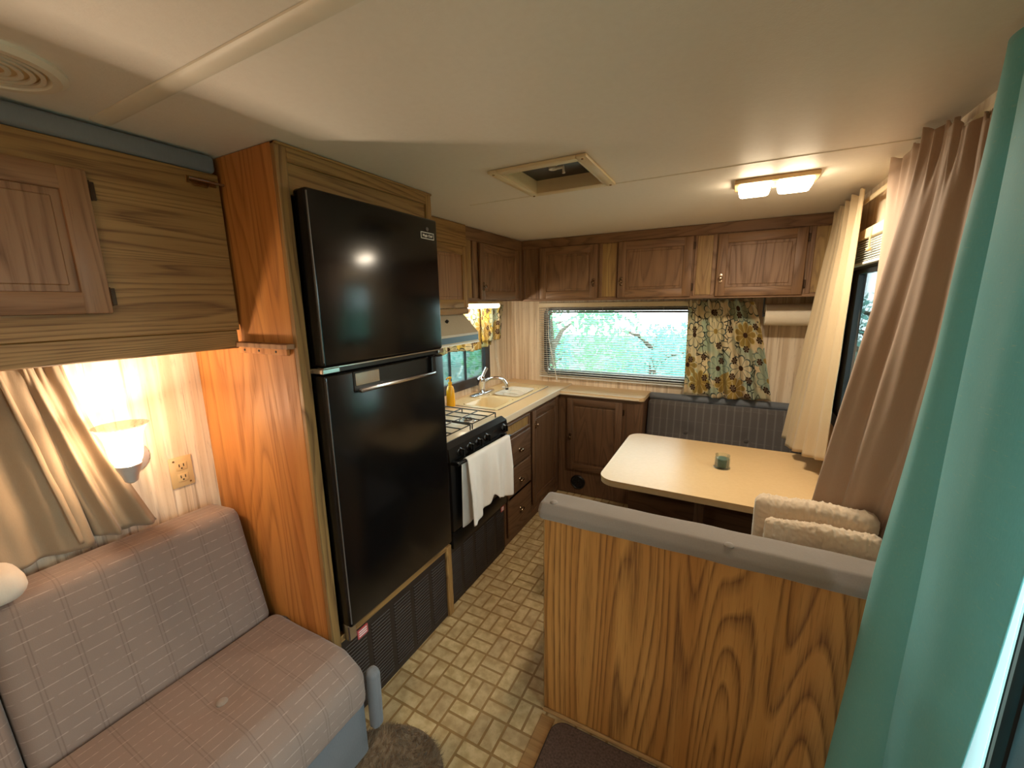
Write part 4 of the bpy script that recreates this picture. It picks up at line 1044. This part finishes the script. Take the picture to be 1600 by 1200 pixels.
# ================================================================= far wall: blind, curtains, paper roll
bl = thing('venetian_blind', 'white venetian blind lowered over the far window', 'blind', (-.7, 3.34, .95))
BX0, BX1 = -1.50, .06
b = B(); b.box((BX0, 3.325, 1.566), (BX1, 3.362, 1.602), .002); b.build('headrail', 'cream_metal', bl)
NS = 32; sl = None
for k in range(NS):
    z = .975+k*(1.555-.975)/(NS-1)
    if sl is None:
        b = B(); b.grid(lambda u, v: (lerp(BX0+.005, BX1-.005, u), 3.343+(v-.5)*.024, z+.0022*sin(pi*v)+(v-.5)*.003), 1, 6); sl = b.build('slat', 'blind', bl, 60, .0008); z00 = z
    else: copies(sl, [(0, 0, z-z00)])
b = B(); b.box((BX0+.004, 3.333, .950), (BX1-.004, 3.353, .962), .003); b.build('bottom_rail', 'blind', bl)
for x in (-1.30, -.93, -.46, -.03):
    b = B(); b.tube([(x, 3.3305, 1.57), (x, 3.3305, .955)], .0009, 5); b.build('ladder_cord', 'blind', bl)
b = B(); b.tube([(-1.41, 3.324, 1.565), (-1.40, 3.318, 1.3), (-1.315, 3.31, .93)], .0035, 6); b.build('wand', 'white_plastic', bl)
b = B(); b.tube([(-1.425, 3.322, 1.565), (-1.42, 3.318, 1.2), (-1.40, 3.318, .99), (-1.34, 3.316, .985), (-1.31, 3.31, .915)], .0014, 5); b.build('pull_cord', 'white_plastic', bl)

curtain('floral_curtain', 'floral', lambda u, v: (lerp(lerp(-.285, -.275, v), lerp(.125, .285, v**.8), u), 3.262, lerp(1.600, .912+.008*sin(u*9), v), 0, 1), 50, 4.6, .010, .030, 200, 'floral print curtain gathered at the right of the far window', 'curtain', .0015, (.62, .62), 0, None, .6, .6, 11, pleat=(14, .004))
b = B(); b.cyl((-.31, 3.285, 1.592), (.16, 3.285, 1.592), .004, n=8); tag(b.build('curtain_wire', 'cream_metal'), 'thin rod carrying the floral curtain under the far cabinet', 'curtain rod')
# yellow valance over the sink window
va = thing('sink_valance', 'yellow floral valance glowing under the sink lamp', 'valance', (-1.74, 2.55, 1.3))
curtain('v', 'floral_y', lambda u, v: (-1.745, lerp(1.70, 2.92, u), lerp(1.54 if lerp(1.70, 2.92, u) < 2.17 else 1.595, 1.258+.012*sin(u*14), v), 1, 0), 30, 11, .006, .014, 260, None, None, .0015, (1.5, .36), 0, None, 0, .6, 3, .3, va, 'gathered_panel')
curtain('v', 'floral_y', lambda u, v: (-1.720, lerp(2.72, lerp(3.10, 3.05, v), u), lerp(1.59, 1.308, v), 1, -.1), 24, 2.6, .006, .014, 80, None, None, .0015, (.5, .3), 0, None, 1, .6, 6, .3, va, 'side_panel')
b = B(); b.cyl((-1.755, 2.16, 1.585), (-1.755, 3.12, 1.585), .004, n=8); b.build('rod', 'cream_metal', va)
b = B(); b.tube([(-1.77, 3.02, 1.31), (-1.765, 3.02, 1.15), (-1.755, 3.06, 1.0), (-1.73, 3.12, .92), (-1.70, 3.16, .9065)], .0018, 5); b.tube([(-1.77, 3.03, 1.31), (-1.765, 3.04, 1.15), (-1.755, 3.09, 1.0), (-1.72, 3.18, .9075), (-1.66, 3.2, .9075)], .0018, 5)
tag(b.build('blind_cord', 'white_plastic'), 'thin white pull cords hanging beside the sink window', 'cord')

pt = thing('paper_towel_roll', 'white paper towel roll under the far cabinet', 'paper roll', (.33, 3.2, 1.505))
b = B(); b.lathe([(.020, -.14), (.068, -.14), (.070, -.137), (.070, .137), (.068, .14), (.020, .14)], (.332, 3.2, 1.505), (1, 0, 0), 48); b.build('roll', 'roll', pt)
b = B(); b.cyl((.182, 3.2, 1.505), (.485, 3.2, 1.505), .012, n=14); b.build('core', 'slot', pt)
for x in (.183, .483):
    b = B(); b.box((x-.004, 3.18, 1.49), (x+.004, 3.22, 1.615), .002); b.build('bracket', 'dark_frame', pt)

# ================================================================= dinette
TZ = .74
tb = thing('dinette_table', 'tan laminate dinette table with rounded corners', 'table', (0, 2.3, 0))
tp = rounded([(-.535, 1.89), (.492, 1.89), (.492, 2.703), (-.535, 2.703)], [.085, .01, .01, .085], 10)
b = B(); b.prism([(x, y, TZ-.012) for x, y in tp], (0, 0, .012)); b.build('top', 'table', tb, 30)
tp2 = rounded([(-.533, 1.892), (.490, 1.892), (.490, 2.701), (-.533, 2.701)], [.083, .01, .01, .083], 10)
b = B(); b.prism([(x, y, TZ-.032) for x, y in tp2], (0, 0, .0195)); b.build('edge_band', 'table_edge', tb, 30)
b = B(); b.box((-.10, 2.27, .002), (-.05, 2.33, TZ-.032), .005, 2); b.box((-.16, 2.12, .002), (.01, 2.48, .03), .008, 2); b.build('leg', 'base_z', tb)

cd = thing('candle_jar', 'small glass jar candle with green wax on the table', 'candle', (.016, 2.30, TZ))
b = B(); b.lathe([(.001, .004), (.036, .004), (.040, .002), (.040, .007), (.036, .012), (.0365, .055), (.034, .062), (.0355, .072), (.0325, .072), (.031, .062), (.0335, .055), (.0335, .010), (.001, .009)], (.016, 2.30, TZ-.001), (0, 0, 1), 32, cap=False); b.build('jar', 'glass_clear', cd)
b = B(); b.lathe([(.033, .0105), (.033, .052), (.031, .0535), (.001, .052)], (.016, 2.30, TZ), (0, 0, 1), 28); b.build('wax', 'wax', cd)

# far bench
fbn = thing('far_dinette_bench', 'dinette bench with a charcoal striped back under the far window', 'bench', (0, 3.0, 0))
b = B(); b.box((-.535, 2.68, .005), (XR-.004, YF-.003, .33), .004); b.build('box', 'base_x', fbn)
mpX = lambda p, q, a: (a, p, q)
b = B(); b.cushion(dense(rounded([(2.66, .332), (2.66, .45), (3.2, .45), (3.2, .332)], .03)), mpX, -.53, XR-.006, .03, 4, wobs, 10); b.build('seat_cushion', 'dinette', fbn, 40)
b = B(); b.cushion(dense(rounded([(3.19, .455), (3.255, .845), (3.345, .845), (3.345, .455)], [.02, .03, .02, .01])), mpX, -.528, XR-.008, .03, 4, wobs, 30)
btn = [(-.24, .625), (.16, .615)]
for v_ in b.bm.verts:
    for bx0, bz0 in btn:
        d = math.hypot(v_.co.x-bx0, v_.co.z-bz0)
        if v_.co.y < 3.3: v_.co.y += .022*math.exp(-(d/.05)**2)
bkc = b.build('back_cushion', 'dinette', fbn, 40)
for bx0, bz0 in btn:
    b = B(); b.ball((bx0, 3.19+(bz0-.455)/.39*.065+.012, bz0), .016, (1, .5, 1), 12); b.build('button', 'dinette', bkc)
b = B(); b.cushion([(3.332+.033*cos(2*pi*k/16), .866+.028*sin(2*pi*k/16)) for k in range(16)], mpX, -.53, XR-.006, .015, 3, wobs, 12); b.build('top_roll', 'velour_blue', fbn, 40, label='blue-grey padded roll along the top')

# near bench with the oak partition
nb = thing('near_dinette_bench', 'dinette bench with oak partition back facing the camera', 'bench', (0, 1.4, 0))
b = B(); b.box((-.545, 1.256, .004), (XR-.004, 1.276, .868), .0015); b.build('partition', 'oak_part', nb, label='oak veneer partition panel')
b = B(); b.box((-.548, 1.254, .004), (-.544, 1.31, .862), .001); b.build('end_strip', 'oak_z', nb)
b = B(); b.box((-.545, 1.30, .004), (XR-.004, 1.80, .33), .003); b.build('box', 'base_x', nb)
b = B(); b.cushion(dense(rounded([(1.36, .332), (1.36, .45), (1.82, .45), (1.82, .332)], .03)), mpX, -.54, XR-.006, .03, 4, wobs, 10); b.build('seat_cushion', 'dinette', nb, 40)
b = B(); b.cushion(dense(rounded([(1.278, .455), (1.278, .898), (1.322, .900), (1.340, .455)], [.01, .015, .02, .02])), mpX, -.50, XR-.008, .02, 4, wobs, 24); b.build('back_cushion', 'velour', nb, 40)
b = B(); b.cushion(dense(rounded([(1.222, .850), (1.212, .885), (1.235, .912), (1.318, .916), (1.328, .902), (1.30, .862), (1.254, .850)], .014), .012), mpX, -.556, XR-.006, .016, 4, lambda s, a: .003*noise.noise((s*14, a*9, 2)), 40)
cap_b = [(-.512, .908, 1.236), (.02, .892, 1.214)]
cap = b.build('top_pad', 'velour', nb, 50, label='grey velour padded cap along the top')
for x, z, y in ((-.505, .9125, 1.248), (.045, .9085, 1.236)):
    b = B(); b.ball((x, y, z), .014, (1, 1, .5), 14); b.build('button', 'velour', cap)
b = B(); b.tube([(-.545, 1.249, .008), (XR-.01, 1.249, .008)], .008, 8); b.build('quarter_round', 'trim_wood', nb)

# fluffy blankets on the near bench
def fluffy(name, label, x0, x1, y0, y1, z0, z1, r, seed, grp):
    b = B(); pr2 = dense(rounded([(y0, z0), (y1, z0), (y1, z1), (y0, z1)], r, 8), .005)
    def wb(s, a): return .0045*noise.noise((s*110, a*110, seed))+.006*noise.noise((s*210, a*210, seed+3))+.008*noise.noise((s*9, a*9, seed+8))
    b.cushion(pr2, mpX, x0, x1, r*.9, 6, wb, int((x1-x0)/.004))
    return tag(b.build(name, 'sherpa', None, 180), label, 'blanket', grp)
fluffy('folded_blanket', 'larger cream fleece blanket folded upright behind the smaller roll', .115, .43, 1.432, 1.508, .478, .985, .034, 1, 'cream fleece blankets on the near bench')
fluffy('folded_blanket', 'smaller cream fleece roll right behind the padded partition cap', .140, .42, 1.360, 1.408, .66, .952, .022, 9, 'cream fleece blankets on the near bench')

# ================================================================= right side curtains
rd = thing('curtain_rod', 'cream flat curtain rod above the dinette window', 'curtain rod', (.445, 1.9, 2.0))
b = B(); b.box((.458, .95, 1.992), (.464, 2.80, 2.012), .002); b.build('rail', 'cream_metal', rd)
for y in (.95, 2.795):
    b = B(); b.box((.464, y, 1.992), (XR-.001, y+.006, 2.012), .001); b.build('bracket', 'cream_metal', rd)
def near_tan(u, v):
    # u: 0 near edge, .7 ridge, 1 far edge; header above the rod for v < .05
    z = lerp(lerp(1.955, 2.05, min(1, u/.6)), .84, v); t = max(0, (v-.04)/.96)
    if u < .7:
        k = u/.7; y = lerp(1.225+.30*t*t, lerp(1.66, 1.58, t), k); x = lerp(.442, lerp(.462, .272, k), t)
        nx, ny = -.8, -.25
    else:
        k = (u-.7)/.3; y = lerp(lerp(1.66, 1.95, k), lerp(1.58, 1.72, k), t); x = lerp(.442, lerp(.272, .452, k), t)
        nx, ny = -.6, .3
    return (x, y, z, nx, ny)
curtain('tan_curtain', 'tan', near_tan, 60, 3.3, .013, .012, 220, 'brown-tan curtain beside the teal curtain, draped to the fleece blankets', 'curtain', .002, (1, 1), 0, 'tan dinette window curtains', .9, .7, 4, pleat=(13, .0075))
def far_tan(u, v):
    z = lerp(2.035, lerp(.86, .765, min(1, u*1.6)), v); t = max(0, (v-.04)/.96)
    y = lerp(lerp(2.235, 2.76, u), lerp(2.26, 2.93, u), t)
    x = lerp(.438, lerp(.435, .352, sin(min(1, u*1.2)*pi/2)), t)
    return (x, y, z, -.9, -.2)
curtain('tan_curtain', 'tan_pale', far_tan, 60, 4.3, .012, .018, 160, 'pale tan curtain hanging to the far end of the table', 'curtain', .002, (1, 1), 0, 'tan dinette window curtains', .3, .7, 8, pleat=(9, .006))
# raised blind of the dinette window
rbl = thing('raised_blind', 'raised cream blind bunched at the top of the dinette window', 'blind', (.48, 2.0, 1.78))
b = B(); b.box((.462, 1.26, 1.845), (XR-.002, 2.66, 1.885), .002); b.build('headrail', 'cream_metal', rbl)
sl = None
for k in range(9):
    z = 1.758+k*.0095
    if sl is None:
        b = B(); b.box((.470, 1.28, z), (.494, 2.64, z+.0025)); sl = b.build('slat', 'blind', rbl, 0); z00 = z
    else: copies(sl, [(0, 0, z-z00)])
b = B(); b.box((.468, 1.28, 1.742), (.496, 2.64, 1.754), .002); b.build('bottom_rail', 'white_plastic', rbl)
b = B(); b.tube([(.464, 2.16, 1.88), (.458, 2.158, 1.84), (.458, 2.155, 1.80)], .003, 6); b.ball((.458, 2.155, 1.795), .009); b.build('cord', 'ivory', rbl)

# teal curtain at the entry
import bisect
LZ = [-.02, .358, .675, .988, 1.279, 1.479, 1.686, 1.86, 2.03]
LX = [.300, .318, .336, .350, .370, .384, .393, .404, .409]
def interp(z, X, Y):
    i = min(max(bisect.bisect(X, z)-1, 0), len(X)-2); t = (z-X[i])/(X[i+1]-X[i]); return lerp(Y[i], Y[i+1], max(0, min(1, t)))
def teal(u, v):
    z = lerp(2.045, .03, v); lx = interp(z, LZ, LX)
    # profile across: left edge (Y 1.18) -> valley (Y ~1.04) -> broad panel towards the door
    yr = lerp(.72, .975, v**1.2)
    if u < .3:
        k = u/.3; a = sin(k*pi); x = lerp(lx, .412, k)-.020*a; y = lerp(1.17, 1.055, k)
    elif u < .38:
        k = (u-.3)/.08; x = .412-.03*sin(k*pi/2); y = lerp(1.055, 1.035, k)
    else:
        k = (u-.38)/.62; x = .382-.012*sin(k*pi)+.055*k*v; y = lerp(1.035, yr, k)
    x += .004*noise.noise((u*5, v*4, 2))
    return (x, y, z, 0, 0)
curtain('entry_curtain', 'teal', teal, 90, 1, 0, 0, 140, 'tall teal curtain hanging at the entry in the right foreground', 'curtain', .003)
b = B(); b.cyl((.405, .60, 2.05), (.405, 1.15, 2.05), .006, n=10); tag(b.build('entry_curtain_rod', 'cream_metal'), 'rod at the ceiling carrying the teal curtain', 'curtain rod')

# ================================================================= rugs
b = B(); RC = (-.93, .60); NR, NA = 46, 120
def rug(u, v):
    a = 2*pi*u; r = v; x = RC[0]+.27*r*cos(a); y = RC[1]+.36*r*sin(a)
    h = .014*(1-r**8)+.001
    n = noise.noise((x*70, y*70, 0))*.006+noise.noise((x*190, y*190, 4))*.006
    return (x, y, max(.0008, h+n*(1 if r < .98 else 0)))
b.grid(rug, NA*2, NR); rg = tag(b.build('shag_rug', 'rug', None, 180), 'taupe oval shag rug in front of the sofa', 'rug')
b = B(); rnd = random.Random(3)
for k in range(16000):
    a = rnd.random()*2*pi; r = math.sqrt(rnd.random())*.995; x = RC[0]+.27*r*cos(a); y = RC[1]+.36*r*sin(a)
    if y < .60 and x < -1.0: continue
    sw = noise.noise((x*9, y*9, 1))*4; h = rnd.uniform(.018, .034)*(1 if r < .97 else .6); w = rnd.uniform(.0012, .0024)
    dx, dy = cos(sw)*.012+rnd.gauss(0, .006), sin(sw)*.012+rnd.gauss(0, .006); t_ = rnd.random()*pi
    b.bm.faces.new((b.bm.verts.new((x-cos(t_)*w, y-sin(t_)*w, .006)), b.bm.verts.new((x+cos(t_)*w, y+sin(t_)*w, .006)), b.bm.verts.new((x+dx, y+dy, h))))
b.build('pile', 'rug', rg, 0, kind='stuff')
b = B(); mp_ = rounded([(-.485, .45), (.34, .45), (.34, 1.226), (-.485, 1.226)], .05, 8)
b.prism([(x, y, .0045) for x, y in mp_], (0, 0, .010)); mt = b.build('door_mat', 'mat', None, 30); tag(mt, 'dark brown bristle door mat at the foot of the partition', 'mat')
b = B(); pts = [(x, y, .0095) for x, y in mp_]; b.tube(pts+[pts[0]], .005, 6); b.build('binding', 'mat_edge', mt)

# ================================================================= outside
b = B(); b.box((-30, -30, -.95), (30, 30, -.9)); tag(b.build('lawn', 'grass', None, 0), 'green lawn outside the trailer windows', 'lawn', None, 'structure')
def tree(name, label, x, y, h, rx, rz, mat, seed, n=2600, leaf=.10):
    rnd = random.Random(seed); t = thing(name, label, name.split('_')[1], (x, y, -.9), 'trees outside the windows')
    b = B(); b.tube([(x, y, -.9), (x+.05, y, h*.3-.9), (x-.05, y+.1, h*.7-.9)], [.13, .10, .04], 8)
    for k in range(6):
        a = rnd.random()*6.28; z0 = h*(.25+.09*k)-.9
        b.tube([(x, y, z0), (x+cos(a)*rx*.4, y+sin(a)*rx*.4, z0+.3), (x+cos(a)*rx*.8, y+sin(a)*rx*.8, z0+.4)], [.05, .035, .012], 6)
    b.build('trunk', 'bark', t)
    b = B()
    for k in range(n):
        while True:
            p = Vector((rnd.uniform(-1, 1), rnd.uniform(-1, 1), rnd.uniform(-1, 1)))
            if p.length < 1 and noise.noise(p*2.4+Vector((seed, 0, 0))) > -.12: break
        c = Vector((x+p.x*rx, y+p.y*rx, h*.55-.9+p.z*rz))
        d = Vector((rnd.gauss(0, 1), rnd.gauss(0, 1), rnd.gauss(0, 1)-.4)).normalized(); e = d.orthogonal().normalized(); L = leaf*rnd.uniform(.6, 1.4)
        V = [b.bm.verts.new(c+d*L*.5), b.bm.verts.new(c+e*L*.22), b.bm.verts.new(c-d*L*.5), b.bm.verts.new(c-e*L*.22)]
        b.bm.faces.new(V)
    b.build('foliage', mat, t, 0, kind='stuff')
tree('garden_tree', 'tree with drooping green leaves behind the left of the far window', -2.3, 5.5, 3.4, 1.3, 1.6, 'leaf', 1, 3400)
tree('garden_tree', 'blue-green tree behind the middle of the far window', -.2, 6.6, 2.5, .8, .95, 'leaf2', 2, 1700)
tree('garden_tree', 'small tree behind the right of the far window', 2.2, 8.6, 3.2, 1.1, .9, 'leaf2', 3, 1500)
tree('garden_tree', 'tree close outside the sink window', -3.9, 3.1, 4.0, 1.1, 1.6, 'leaf', 4)
tree('garden_tree', 'tree further off outside the sink window', -4.8, 5.6, 4.4, 1.2, 1.8, 'leaf2', 5)
tree('garden_tree', 'tree outside the dinette window', 3.4, 3.4, 4.0, 1.3, 1.6, 'leaf', 6)
for i_, (x_, y_, h_, l_) in enumerate(((-1.35, 8.6, 2.2, 'low shrub behind the left of the far window'), (1.75, 6.4, 1.9, 'low shrub behind the right of the far window'), (-3.9, 8.3, 2.4, 'low shrub near the far left tree'))):
    tree('garden_shrub', l_, x_, y_, h_, .95, .85, 'leaf2', 20+i_, 1600, .12)
